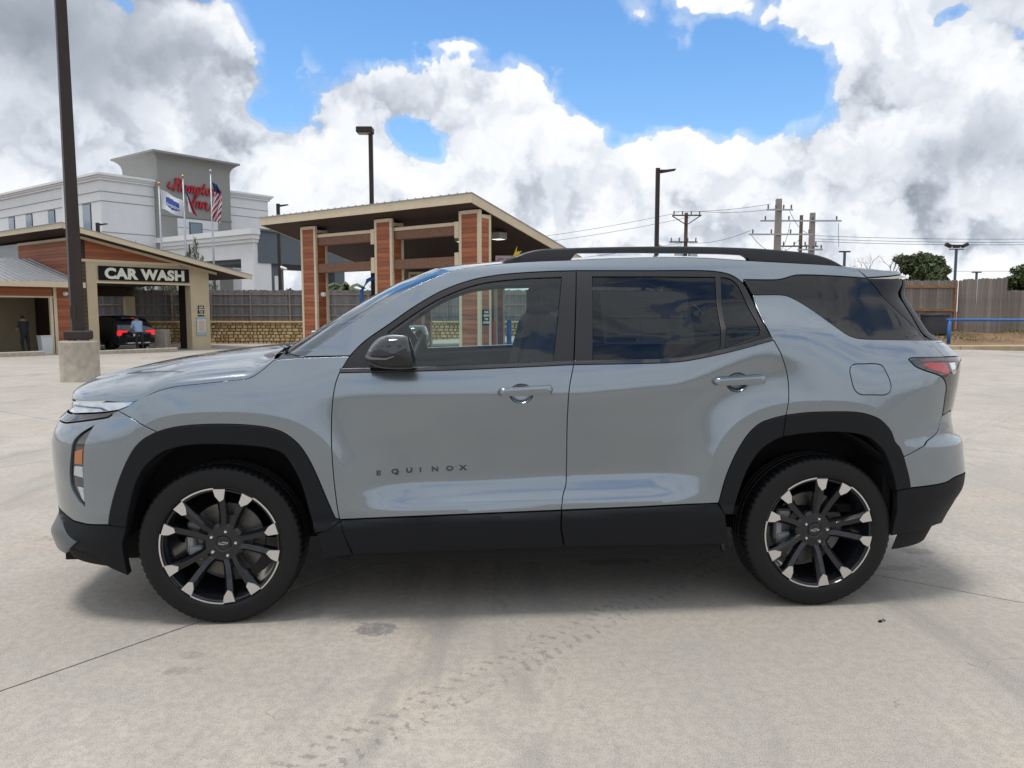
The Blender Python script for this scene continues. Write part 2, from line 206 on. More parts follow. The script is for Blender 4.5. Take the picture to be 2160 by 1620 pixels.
PAN={'fender':[('C',[(-0.3838,1.0032),(-0.2696,1.0422),(-0.217,1.0562),(-0.1503,1.068),(-0.0294,1.0794),(0.0777,1.0907),(0.1454,1.0982),(0.1916,1.1258),(0.2491,1.1757)]),('L',[(0.2491,1.1757),(0.3753,1.1854),(0.5766,1.191)]),('L',[(0.5766,1.191),(0.5337,1.1203)]),('C',[(0.5337,1.1203),(0.5183,1.0759),(0.504,0.9841),(0.4984,0.8626),(0.5023,0.7093),(0.5118,0.5849),(0.525,0.4749)]),('L',[(0.525,0.4749),(0.5069,0.482)]),('C',[(0.5069,0.482),(0.4688,0.5794),(0.4305,0.679),(0.3958,0.7549),(0.355,0.8159),(0.296,0.8643),(0.2385,0.8857),(0.1492,0.8991),(0.0322,0.9046),(-0.0848,0.9016),(-0.1767,0.8899),(-0.2479,0.8714)]),('L',[(-0.2457,0.8735),(-0.3648,0.9191),(-0.4985,0.9604)]),('L',[(-0.4985,0.9604),(-0.4256,0.9804),(-0.3838,1.0032)])],'front_door':[('C',[(0.5337,1.1203),(0.7468,1.1232),(0.9869,1.1279),(1.2891,1.1385),(1.5657,1.1494)]),('C',[(1.5656,1.1474),(1.5427,1.0418),(1.5371,0.9125),(1.5395,0.6836),(1.5366,0.6066),(1.5172,0.5531),(1.5087,0.4964)]),('L',[(1.5087,0.4964),(1.0113,0.4851),(0.525,0.4749)]),('C',[(0.525,0.4749),(0.5118,0.5849),(0.5023,0.7093),(0.4984,0.8626),(0.504,0.9841),(0.5183,1.0759),(0.5337,1.1203)])],'rear_door':[('C',[(1.5678,1.1494),(1.8181,1.1527),(1.9732,1.1564),(2.0734,1.1649),(2.2628,1.2031),(2.4673,1.2558)]),('L',[(2.4673,1.2558),(2.4738,1.2537)]),('C',[(2.4738,1.2537),(2.5066,1.1939),(2.5357,1.11),(2.5449,1.0349),(2.5415,0.9645),(2.5321,0.917)]),('C',[(2.5321,0.917),(2.4705,0.9025),(2.4138,0.8814),(2.3643,0.8387),(2.3137,0.7611),(2.2639,0.6462),(2.2298,0.5173)]),('L',[(2.2298,0.5173),(1.8682,0.5045),(1.5087,0.4964)]),('C',[(1.5087,0.4964),(1.5172,0.5531),(1.5366,0.6066),(1.5395,0.6836),(1.5371,0.9125),(1.5427,1.0418),(1.5656,1.1474)])],'front_frame':[('C',[(0.5337,1.1203),(0.5765,1.1931),(0.6343,1.2522),(0.7387,1.3268),(0.8622,1.4134),(0.9883,1.4847),(1.1167,1.5312),(1.2157,1.5515),(1.313,1.563),(1.4598,1.5726),(1.6075,1.5778)]),('L',[(1.6075,1.5778),(1.5657,1.1494)]),('C',[(1.5657,1.1494),(1.2891,1.1385),(0.9869,1.1279),(0.7468,1.1232),(0.5337,1.1203)])],'front_glass':[('L',[(0.7394,1.2934)]),('C',[(0.7394,1.2934),(0.831,1.3582),(0.9261,1.4199),(1.0205,1.4674),(1.149,1.5114),(1.3116,1.534),(1.5356,1.5459)]),('L',[(1.5356,1.5459),(1.4746,1.1665)]),('L',[(1.4746,1.1665),(0.8416,1.143)]),('L',[(0.8416,1.143),(0.7394,1.2934)])],'rear_frame':[('C',[(1.6075,1.5778),(1.928,1.5791),(2.2079,1.5804),(2.2763,1.5761),(2.3342,1.5648),(2.37,1.5466),(2.3994,1.5194),(2.4312,1.4342),(2.4383,1.3384),(2.4673,1.2558)]),('C',[(2.4673,1.2558),(2.2628,1.2031),(2.0734,1.1649),(1.9732,1.1564),(1.8181,1.1527),(1.5678,1.1494)]),('L',[(1.5678,1.1494),(1.6075,1.5778)])],'rear_glass':[('L',[(1.6809,1.5486),(1.9739,1.5497),(2.2689,1.5485)]),('L',[(2.2689,1.5485),(2.2273,1.2179)]),('C',[(2.2273,1.2179),(2.1379,1.1924),(2.0488,1.1753),(1.931,1.1691),(1.6541,1.1657)]),('L',[(1.6541,1.1657),(1.6809,1.5486)])],'rear_small_glass':[('C',[(2.2988,1.5486),(2.3344,1.5419),(2.3647,1.5193),(2.3841,1.4743),(2.4047,1.3856),(2.4144,1.3004)]),('L',[(2.4144,1.3004),(2.4049,1.2751),(2.2508,1.2243)]),('L',[(2.2508,1.2243),(2.2988,1.5486)])],'side_frame':[('C',[(0.3751,1.1895),(0.4927,1.269),(0.614,1.3562),(0.7362,1.4326),(0.8611,1.5041),(0.9558,1.5461),(1.0212,1.5731)]),('C',[(1.0212,1.5731),(1.1179,1.5915),(1.251,1.6081),(1.419,1.6206),(1.6067,1.6286),(1.8291,1.6393),(2.0536,1.6453),(2.2455,1.6417),(2.43,1.6308),(2.6878,1.6182),(2.9353,1.6057),(3.0303,1.5972)]),('L',[(3.0303,1.5972),(3.0827,1.5483)]),('C',[(3.0827,1.5483),(2.8588,1.5581),(2.6953,1.5619),(2.6589,1.5583),(2.601,1.543),(2.574,1.5383),(2.4053,1.5376)]),('C',[(2.3994,1.5194),(2.37,1.5466),(2.3342,1.5648),(2.2763,1.5761),(2.2079,1.5804),(1.928,1.5791),(1.6075,1.5778)]),('C',[(1.6075,1.5778),(1.4598,1.5726),(1.313,1.563),(1.2157,1.5515),(1.1167,1.5312),(0.9883,1.4847),(0.8622,1.4134),(0.7387,1.3268),(0.6343,1.2522),(0.5765,1.1931)]),('L',[(0.5765,1.1931),(0.3751,1.1895)])],'quarter_glass':[('C',[(2.4053,1.5376),(2.574,1.5383),(2.601,1.543),(2.6589,1.5583),(2.6953,1.5619),(2.8588,1.5581),(3.0827,1.5483)]),('C',[(3.0827,1.5483),(3.2054,1.4699),(3.3206,1.3809),(3.4239,1.2922),(3.3993,1.2501)]),('C',[(3.3901,1.2503),(3.1,1.2552),(2.925,1.2608),(2.888,1.2676),(2.8505,1.2809),(2.7844,1.3265),(2.7016,1.3966),(2.6432,1.4389),(2.6012,1.459),(2.5719,1.4635),(2.4351,1.4632)]),('L',[(2.4351,1.4632),(2.4053,1.5376)])],'quarter':[('C',[(2.4351,1.4632),(2.5719,1.4635),(2.6012,1.459),(2.6432,1.4389),(2.7016,1.3966),(2.7844,1.3265),(2.8505,1.2809),(2.888,1.2676),(2.925,1.2608),(3.1,1.2552),(3.3901,1.2503)]),('L',[(3.3901,1.2503),(3.3993,1.2501)]),('C',[(3.3993,1.2501),(3.3992,1.2103),(3.4026,1.1727)]),('C',[(3.3989,1.1706),(3.2256,1.1719),(3.1744,1.1703),(3.1568,1.1641),(3.1845,1.1357),(3.2368,1.1155),(3.3811,1.0767),(3.4136,1.0533),(3.432,1.0257),(3.4408,0.9759),(3.4587,0.8934)]),('C',[(3.4556,0.8892),(3.4204,0.833),(3.3779,0.8044),(3.2866,0.7739),(3.127,0.7136)]),('C',[(3.1118,0.7475),(3.0806,0.8351),(3.0182,0.8871),(2.9496,0.9123),(2.8691,0.9265),(2.7298,0.9301),(2.625,0.9269),(2.5321,0.917)]),('C',[(2.5321,0.917),(2.5415,0.9645),(2.5449,1.0349),(2.5357,1.11),(2.5066,1.1939),(2.4738,1.2537)]),('L',[(2.4738,1.2537),(2.4673,1.2558),(2.4383,1.3384),(2.4351,1.4632)])],'arch_front':[('C',[(-0.5184,0.458),(-0.4813,0.5669),(-0.4265,0.6856),(-0.3775,0.7675),(-0.3438,0.8112),(-0.3026,0.8445),(-0.2479,0.8714),(-0.1767,0.8899),(-0.0848,0.9016),(0.0322,0.9046),(0.1492,0.8991),(0.2385,0.8857),(0.296,0.8643),(0.355,0.8159),(0.3958,0.7549),(0.4305,0.679),(0.4688,0.5794),(0.5069,0.482)]),('L',[(0.5069,0.482),(0.5373,0.4704),(0.4724,0.4283),(0.4188,0.4205)]),('C',[(0.4188,0.4205),(0.3962,0.5238),(0.3628,0.6487),(0.3225,0.731),(0.2895,0.7753),(0.2359,0.7968),(0.1464,0.8105),(-0.0006,0.8186),(-0.118,0.8136),(-0.2097,0.7894),(-0.2633,0.7563),(-0.3206,0.7001),(-0.3603,0.6268),(-0.3934,0.5321),(-0.4165,0.4521)]),('L',[(-0.4165,0.4521),(-0.5184,0.458)])],'arch_rear_door':[('C',[(2.2298,0.5173),(2.2639,0.6462),(2.3137,0.7611),(2.3643,0.8387),(2.4138,0.8814),(2.4705,0.9025),(2.5321,0.917)]),('L',[(2.5321,0.917),(2.5199,0.8193)]),('C',[(2.4827,0.8045),(2.4176,0.7596),(2.3625,0.6774),(2.3235,0.5728),(2.2936,0.4645)]),('L',[(2.2936,0.4645),(2.2537,0.4653),(2.2298,0.5173)])],'arch_rear':[('C',[(2.5321,0.917),(2.625,0.9269),(2.7298,0.9301),(2.8691,0.9265),(2.9496,0.9123),(3.0182,0.8871),(3.0806,0.8351),(3.1118,0.7475),(3.1423,0.6616),(3.1641,0.5664)]),('L',[(3.1641,0.5664),(3.0905,0.5582)]),('C',[(3.0863,0.5494),(3.0571,0.6512),(3.0184,0.7368),(2.9675,0.7978),(2.8742,0.8279),(2.7335,0.8385),(2.5996,0.8314)]),('L',[(2.5199,0.8193),(2.5321,0.917)])],'sill_front':[('L',[(0.5291,0.4727),(1.0113,0.4831),(1.5087,0.4944)]),('C',[(1.5087,0.4944),(1.505,0.4264),(1.5231,0.3226)]),('L',[(1.5231,0.3226),(0.5811,0.3141)]),('C',[(0.5811,0.3141),(0.5455,0.4049),(0.5291,0.4727)])],'sill_rear':[('L',[(1.5108,0.4944),(1.8681,0.5025),(2.2255,0.5152),(2.2604,0.463),(2.2859,0.318)]),('L',[(2.2859,0.318),(1.5252,0.3249)]),('C',[(1.5252,0.3249),(1.5071,0.4264),(1.5108,0.4944)])],'sill_fender':[('L',[(0.4726,0.4326),(0.5332,0.4685)]),('C',[(0.5332,0.4685),(0.5476,0.4049),(0.5791,0.3141)]),('L',[(0.5791,0.3141),(0.4499,0.2987),(0.4268,0.416),(0.4726,0.4326)])],'bumper':[('L',[(-0.4985,0.9604),(-0.3648,0.9191),(-0.2457,0.8735)]),('C',[(-0.2479,0.8714),(-0.3026,0.8445),(-0.3438,0.8112),(-0.3775,0.7675),(-0.4265,0.6856),(-0.4813,0.5669),(-0.5184,0.458)]),('L',[(-0.5184,0.458),(-0.6472,0.4492),(-0.7538,0.453),(-0.8348,0.4729),(-1.02,0.5),(-1.22,0.5),(-1.22,0.88)]),('L',[(-1.22,0.88),(-1.05,0.885),(-0.8285,0.8863),(-0.5629,0.9278),(-0.4985,0.9604)])],'headlamp':[('L',[(-0.927,0.9793),(-0.3838,1.0032),(-0.4256,0.9804),(-0.4952,0.9625),(-0.5907,0.9511),(-0.8461,0.9289),(-1.04,0.925),(-1.04,0.985),(-0.927,0.9793)])],'lamp_trim':[('L',[(-0.8392,0.9253),(-0.5902,0.9471),(-0.5018,0.9583),(-0.5644,0.9298),(-0.8315,0.8882),(-1.05,0.888),(-1.3,0.888),(-1.3,0.925),(-1.04,0.921),(-0.8392,0.9253)])],'fog':[('C',[(-0.6195,0.8907),(-0.6243,0.8432),(-0.6306,0.8118),(-0.6349,0.7699),(-0.6436,0.7084),(-0.6474,0.649),(-0.6521,0.5912),(-0.6525,0.5291)]),('L',[(-0.6525,0.5291),(-0.6919,0.5507)]),('C',[(-0.6919,0.5507),(-0.7346,0.6039),(-0.7387,0.6657),(-0.7268,0.7225),(-0.7151,0.7638),(-0.7077,0.8127),(-0.6784,0.8523),(-0.6195,0.8907)])],'fog_amber':[('L',[(-0.7043,0.7732),(-0.6471,0.7879),(-0.6553,0.7138),(-0.7141,0.713)])],'fog_lens':[('L',[(-0.7149,0.7066),(-0.656,0.7075),(-0.6561,0.6546),(-0.7251,0.6608)])],'fog_low':[('L',[(-0.7077,0.6156),(-0.6618,0.6116),(-0.6632,0.543),(-0.6834,0.5602)])],'front_clad':[('L',[(-0.8356,0.4706),(-0.7533,0.4509),(-0.6466,0.4471),(-0.5184,0.4559),(-0.419,0.452)]),('L',[(-0.419,0.452),(-0.4377,0.2181)]),('C',[(-0.4377,0.2181),(-0.531,0.2572),(-0.5887,0.3101)]),('L',[(-0.5887,0.3101),(-0.74,0.3269),(-0.85,0.285),(-1.6135,0.29),(-1.6135,0.495),(-1.02,0.495),(-0.8356,0.4706)])],'skid':[('L',[(-0.8949,0.4684),(-0.8035,0.4228),(-0.7283,0.3858),(-0.6633,0.3656)]),('L',[(-0.6633,0.3656),(-0.8,0.29),(-1.2,0.3),(-1.2,0.33),(-0.95,0.345),(-0.92,0.45),(-0.8949,0.4684)])],'rear_bumper':[('C',[(3.4556,0.8892),(3.4204,0.833),(3.3779,0.8044),(3.2866,0.7739),(3.127,0.7136)]),('L',[(3.127,0.7136),(3.1423,0.6616),(3.1641,0.5664)]),('C',[(3.1641,0.5664),(3.3818,0.5783),(3.451,0.5961),(3.62,0.6)]),('L',[(3.62,0.6),(4.3804,0.62),(4.3804,0.85),(3.72,0.85),(3.63,0.893),(3.5304,0.9056),(3.4556,0.8892)])],'rear_clad':[('L',[(3.0907,0.556),(3.1643,0.5641)]),('C',[(3.1643,0.5641),(3.3822,0.576),(3.4513,0.5938),(3.62,0.595)]),('L',[(3.62,0.595),(4.3804,0.615),(4.3804,0.34),(3.6,0.34),(3.4798,0.3537),(3.369,0.3486),(3.261,0.3404),(3.137,0.3316),(3.1257,0.4523)])],'tail':[('C',[(3.3989,1.1706),(3.2256,1.1719),(3.1744,1.1703),(3.1568,1.1641),(3.1845,1.1357),(3.2368,1.1155),(3.3811,1.0767),(3.4136,1.0533),(3.432,1.0257),(3.4408,0.9759),(3.4587,0.8934)]),('L',[(3.4587,0.8934),(3.5343,0.9098),(3.62,0.9),(3.66,1.06),(3.75,1.085),(3.75,1.165),(3.3989,1.1706)])],'tail_red':[('L',[(3.225,1.1416),(3.2714,1.1495),(3.3908,1.1423),(3.4429,1.0875),(3.4213,1.0862),(3.2914,1.1122)])],'tail_bar':[('L',[(3.1983,1.1657),(3.3894,1.1643),(3.72,1.16),(3.72,1.135),(3.3716,1.1494),(3.2277,1.1481)])],'tail_chrome':[('L',[(3.4114,1.1438),(3.4696,1.1463),(3.5041,1.0957),(3.4699,1.0818)])],'fuel':[('C',[(2.8348,1.1101),(2.838,1.1315),(2.8557,1.1441),(2.9152,1.1466),(2.9759,1.1459),(3.0058,1.138),(3.0231,1.1143),(3.0555,1.0581),(3.061,1.03),(3.0437,1.0086),(2.9532,1.0056),(2.8832,1.0108),(2.8557,1.0348),(2.8348,1.1101)])],'liftgate_low':[('C',[(3.3993,1.2501),(3.3992,1.2103),(3.4026,1.1727)]),('L',[(3.4026,1.1727),(3.75,1.165),(3.75,1.08),(3.66,1.06),(3.64,0.9),(3.72,0.86),(4.3804,0.86),(4.3804,1.23),(3.3993,1.2501)])],'spoiler_side':[('C',[(3.0827,1.5483),(3.2054,1.4699),(3.3206,1.3809),(3.4239,1.2922),(3.3993,1.2501)]),('L',[(3.3993,1.2501),(3.52,1.24),(3.5,1.33),(3.45,1.43),(3.42,1.48),(3.47,1.55),(3.0827,1.5483)])],'spoiler_top':[('L',[(3.0313,1.5949),(3.4379,1.585),(3.5012,1.5714),(3.0869,1.5506),(3.0313,1.5949)])]}
HE=[(0.2491, 1.1757), (0.1916, 1.1258), (0.1454, 1.0982), (0.0777, 1.0907), (-0.0294, 1.0794), (-0.1503, 1.068), (-0.217, 1.0562), (-0.2696, 1.0422), (-0.3838, 1.0032), (-0.6083, 0.9971), (-0.8284, 0.9871), (-1.05, 0.992), (-1.2, 1.0), (-1.6135, 1.005)]
HC=[(-1.219, 0.9086), (-1.159, 0.9537), (-1.086, 0.9958), (-0.978, 1.0378), (-0.864, 1.0656), (-0.698, 1.0989), (-0.533, 1.1266), (-0.368, 1.1573), (-0.203, 1.1853), (-0.034, 1.1962), (0.153, 1.2099)]
RO=[(1.0212, 1.5731), (1.1179, 1.5915), (1.251, 1.6081), (1.419, 1.6206), (1.6067, 1.6286), (1.8291, 1.6393), (2.0536, 1.6453), (2.2455, 1.6417), (2.43, 1.6308), (2.6878, 1.6182), (2.9353, 1.6057), (3.0303, 1.5972)]
AP=[(0.3751, 1.1895), (0.4927, 1.269), (0.614, 1.3562), (0.7362, 1.4326), (0.8611, 1.5041), (0.9558, 1.5461), (1.0212, 1.5731)]
RAIL={'top': [(1.255, 1.614), (1.33, 1.65), (1.429, 1.678), (1.538, 1.685), (1.65, 1.689), (1.883, 1.695), (2.129, 1.698), (2.35, 1.695), (2.549, 1.688), (2.659, 1.68), (2.762, 1.67), (2.869, 1.643), (2.943, 1.608)], 'low': [(1.255, 1.61), (1.425, 1.622), (1.612, 1.634), (1.591, 1.658), (1.651, 1.663), (1.883, 1.666), (2.13, 1.665), (2.327, 1.663), (2.464, 1.657), (2.453, 1.636), (2.661, 1.623), (2.943, 1.606)]}
setshift(FS,RS)

# ------------------------------------------------------------------ materials
MATS = {}
def mat(name, col, rough=.6, metal=0.0, var=0.0, vscale=3.0, bump=0.0, bscale=40.0, coat=0.0, spec=.5, emit=None, es=0.0, col2=None, stretch=(1, 1, 1), trans=None, flake=0.0):
    if name in MATS: return MATS[name]
    m = bpy.data.materials.new(name); m.use_nodes = True; MATS[name] = m
    t = m.node_tree; b = t.nodes['Principled BSDF']
    b.inputs['Base Color'].default_value = (*col, 1); b.inputs['Roughness'].default_value = rough
    b.inputs['Metallic'].default_value = metal; b.inputs['Specular IOR Level'].default_value = spec
    if coat: b.inputs['Coat Weight'].default_value = coat; b.inputs['Coat Roughness'].default_value = .02
    if emit: b.inputs['Emission Color'].default_value = (*emit, 1); b.inputs['Emission Strength'].default_value = es
    if var or bump:
        tcn = t.nodes.new('ShaderNodeTexCoord'); mp = t.nodes.new('ShaderNodeMapping'); mp.inputs['Scale'].default_value = stretch
        t.links.new(tcn.outputs['Object'], mp.inputs[0])
    if var:
        n = t.nodes.new('ShaderNodeTexNoise'); n.inputs['Scale'].default_value = vscale; n.inputs['Detail'].default_value = 7; n.inputs['Roughness'].default_value = .65
        t.links.new(mp.outputs[0], n.inputs['Vector'])
        r = t.nodes.new('ShaderNodeValToRGB'); r.color_ramp.elements[0].position = .32; r.color_ramp.elements[1].position = .70
        c2 = col2 or tuple(max(0, c * (1 - var)) for c in col); c1 = tuple(min(1, c * (1 + var * .6)) for c in col)
        r.color_ramp.elements[0].color = (*c2, 1); r.color_ramp.elements[1].color = (*c1, 1)
        t.links.new(n.outputs['Fac'], r.inputs[0]); t.links.new(r.outputs[0], b.inputs['Base Color'])
        rr = t.nodes.new('ShaderNodeMapRange'); rr.inputs[3].default_value = max(.02, rough - .08); rr.inputs[4].default_value = min(1, rough + .1)
        t.links.new(n.outputs['Fac'], rr.inputs[0])
        if not coat: t.links.new(rr.outputs[0], b.inputs['Roughness'])
    if bump:
        n = t.nodes.new('ShaderNodeTexNoise'); n.inputs['Scale'].default_value = bscale; n.inputs['Detail'].default_value = 5
        t.links.new(mp.outputs[0], n.inputs['Vector'])
        bp = t.nodes.new('ShaderNodeBump'); bp.inputs['Strength'].default_value = bump; bp.inputs['Distance'].default_value = .02
        t.links.new(n.outputs['Fac'], bp.inputs['Height']); t.links.new(bp.outputs[0], b.inputs['Normal'])
    return m
def glass(name, tint, gloss=.06):
    if name in MATS: return MATS[name]
    m = bpy.data.materials.new(name); m.use_nodes = True; MATS[name] = m
    t = m.node_tree; t.nodes.clear()
    o = t.nodes.new('ShaderNodeOutputMaterial'); mixs = t.nodes.new('ShaderNodeMixShader')
    tr = t.nodes.new('ShaderNodeBsdfTransparent'); tr.inputs[0].default_value = (*tint, 1)
    gl = t.nodes.new('ShaderNodeBsdfGlossy'); gl.inputs['Roughness'].default_value = .015; gl.inputs['Color'].default_value = (.9, .95, 1, 1)
    fr = t.nodes.new('ShaderNodeFresnel'); fr.inputs[0].default_value = 1.5
    mp = t.nodes.new('ShaderNodeMapRange'); mp.inputs[1].default_value = 0; mp.inputs[2].default_value = 1; mp.inputs[3].default_value = gloss - .03; mp.inputs[4].default_value = 1.0
    t.links.new(fr.outputs[0], mp.inputs[0]); t.links.new(mp.outputs[0], mixs.inputs[0])
    t.links.new(tr.outputs[0], mixs.inputs[1]); t.links.new(gl.outputs[0], mixs.inputs[2]); t.links.new(mixs.outputs[0], o.inputs[0])
    return m

# ------------------------------------------------------------------ mesh helpers
class MB:
    def __init__(s): s.v = []; s.f = []; s.mi = []
    def add(s, vs, fs, mi=0):
        o = len(s.v); s.v += [tuple(map(float, v)) for v in vs]; s.f += [tuple(o + i for i in f) for f in fs]; s.mi += [mi] * len(fs); return s
    def box(s, x0, x1, y0, y1, z0, z1, mi=0):
        return s.add([(x0, y0, z0), (x1, y0, z0), (x1, y1, z0), (x0, y1, z0), (x0, y0, z1), (x1, y0, z1), (x1, y1, z1), (x0, y1, z1)],
                     [(0, 3, 2, 1), (4, 5, 6, 7), (0, 1, 5, 4), (1, 2, 6, 5), (2, 3, 7, 6), (3, 0, 4, 7)], mi)
    def bbox(s, x0, x1, y0, y1, z0, z1, b=.01, mi=0):
        # box with chamfered edges (all twelve)
        xs = (x0, x1); ys = (y0, y1); zs = (z0, z1); V = []; idx = {}
        for i in (0, 1):
            for j in (0, 1):
                for k in (0, 1):
                    sx_, sy_, sz_ = (1, -1)[i], (1, -1)[j], (1, -1)[k]
                    for ax in range(3):
                        p = [xs[i], ys[j], zs[k]]; d = [sx_ * b, sy_ * b, sz_ * b]
                        q = [p[n] + (d[n] if n != ax else 0) for n in range(3)]
                        idx[(i, j, k, ax)] = len(V); V.append(tuple(q))
        Fc = []
        for ax in range(3):
            for sgn in (0, 1):
                o = [n for n in range(3) if n != ax]; ring = []
                for a, c in ((0, 0), (1, 0), (1, 1), (0, 1)):
                    key = [0, 0, 0]; key[ax] = sgn; key[o[0]] = a; key[o[1]] = c; ring.append(idx[(*key, ax)])
                Fc.append(tuple(ring))
        for ax in range(3):
            o = [n for n in range(3) if n != ax]
            for a in (0, 1):
                for c in (0, 1):
                    k0 = [0, 0, 0]; k0[o[0]] = a; k0[o[1]] = c; k1 = list(k0); k1[ax] = 1
                    Fc.append((idx[(*k0, o[0])], idx[(*k1, o[0])], idx[(*k1, o[1])], idx[(*k0, o[1])]))
        for i in (0, 1):
            for j in (0, 1):
                for k in (0, 1): Fc.append((idx[(i, j, k, 0)], idx[(i, j, k, 1)], idx[(i, j, k, 2)]))
        return s.add(V, Fc, mi)
    def prism(s, poly, h0, h1, plane='xy', mi=0):
        # poly: 2D points, extruded between h0 and h1 along the remaining axis
        n = len(poly)
        def P(p, h): return {'xy': (p[0], p[1], h), 'xz': (p[0], h, p[1]), 'yz': (h, p[0], p[1])}[plane]
        vs = [P(p, h0) for p in poly] + [P(p, h1) for p in poly]
        fs = [tuple(range(n)), tuple(range(2 * n - 1, n - 1, -1))] + [(i, (i + 1) % n, n + (i + 1) % n, n + i) for i in range(n)]
        return s.add(vs, fs, mi)
    def tube(s, pts, r, seg=8, mi=0, cap=True):
        pts = [Vector(p) for p in pts]; n = len(pts); rr = r if isinstance(r, (list, tuple)) else [r] * n
        vs = []; up = Vector((0, 0, 1))
        for i, p in enumerate(pts):
            d = (pts[min(i + 1, n - 1)] - pts[max(i - 1, 0)]).normalized()
            a = d.cross(up) if abs(d.z) < .95 else d.cross(Vector((1, 0, 0))); a.normalize(); b = d.cross(a)
            for k in range(seg):
                t = 2 * math.pi * k / seg; vs.append(p + (a * math.cos(t) + b * math.sin(t)) * rr[i])
        fs = [(i * seg + k, i * seg + (k + 1) % seg, (i + 1) * seg + (k + 1) % seg, (i + 1) * seg + k) for i in range(n - 1) for k in range(seg)]
        if cap: fs += [tuple(range(seg))[::-1], tuple((n - 1) * seg + k for k in range(seg))]
        return s.add(vs, fs, mi)
    def lathe(s, prof, seg=32, axis='z', mi=0, c=(0, 0, 0), close=False):
        # prof: (radius, height) pairs
        vs = []; n = len(prof)
        for k in range(seg):
            t = 2 * math.pi * k / seg; ct, st = math.cos(t), math.sin(t)
            for (r, h) in prof:
                q = {'z': (r * ct, r * st, h), 'y': (r * ct, h, r * st), 'x': (h, r * ct, r * st)}[axis]
                vs.append((q[0] + c[0], q[1] + c[1], q[2] + c[2]))
        m = n if close else n - 1
        fs = [(k * n + i, k * n + (i + 1) % n, ((k + 1) % seg) * n + (i + 1) % n, ((k + 1) % seg) * n + i) for k in range(seg) for i in range(m)]
        return s.add(vs, fs, mi)
    def build(s, name, m, parent=None, smooth=False, loc=None, rz=None, angle=None):
        me = bpy.data.meshes.new(name); me.from_pydata(s.v, [], s.f); me.update()
        for q in (m if isinstance(m, (list, tuple)) else [m]): me.materials.append(q)
        if isinstance(m, (list, tuple)): me.polygons.foreach_set('material_index', s.mi)
        bm = bmesh.new(); bm.from_mesh(me); bmesh.ops.recalc_face_normals(bm, faces=bm.faces); bm.to_mesh(me); bm.free()
        if smooth: me.shade_smooth()
        if smooth and angle:
            me.set_sharp_from_angle(angle=R(angle))
        return link(name, me, parent, loc, rz)
def link(name, me, parent=None, loc=None, rz=None):
    o = bpy.data.objects.new(name, me); COL.objects.link(o)
    if parent: o.parent = parent
    if loc: o.location = loc
    if rz is not None: o.rotation_euler = (0, 0, rz)
    return o
def tag(o, label=None, cat=None, group=None, kind=None):
    if label: o['label'] = label
    if cat: o['category'] = cat
    if group: o['group'] = group
    if kind: o['kind'] = kind
    return o
def thing(name, label, cat, loc=(0, 0, 0), rz=0.0, group=None):
    o = bpy.data.objects.new(name, None); COL.objects.link(o); o.location = loc; o.rotation_euler = (0, 0, rz); o.empty_display_size = .1
    return tag(o, label, cat, group)
def copy_tree(o, parent=None):
    c = o.copy(); COL.objects.link(c); c.parent = parent
    for ch in o.children: copy_tree(ch, c)
    return c
def text_mesh(body, size, extrude=.01, bold=0.0, xs=1.0, shear=0.0, align='CENTER', space=1.0):
    cu = bpy.data.curves.new('t', 'FONT'); cu.body = body; cu.size = size; cu.extrude = extrude; cu.offset = bold; cu.shear = shear; cu.space_character = space
    cu.align_x = align; cu.align_y = 'BOTTOM_BASELINE'; cu.resolution_u = 4
    o = bpy.data.objects.new('t', cu); COL.objects.link(o)
    bpy.context.view_layer.update()
    dg = bpy.context.evaluated_depsgraph_get(); me = bpy.data.meshes.new_from_object(o.evaluated_get(dg))
    bpy.data.objects.remove(o); bpy.data.curves.remove(cu)
    # stand the text up: x right, z up, facing -y
    co = np.zeros(len(me.vertices) * 3); me.vertices.foreach_get('co', co); co = co.reshape(-1, 3)
    co = np.stack([co[:, 0] * xs, -co[:, 2], co[:, 1]], 1); me.vertices.foreach_set('co', co.ravel()); me.update()
    return me
def put_text(name, body, size, m, parent, loc, rz=0.0, **k):
    me = text_mesh(body, size, **k); me.materials.clear(); me.materials.append(m)
    return link(name, me, parent, loc, rz)
E1 = Vector((.6, .8, 0)); E2 = Vector((-.8, .6, 0)); YAW = math.atan2(.8, .6)   # the lot's grid
def G(x, y):
    # ground height: the lot falls away gently to the back left
    def ss(a, b, t):
        t = min(1, max(0, (t - a) / (b - a))); return t * t * (3 - 2 * t)
    return -.62 * ss(5, 42, y) * (1 - ss(-12, 6, x))

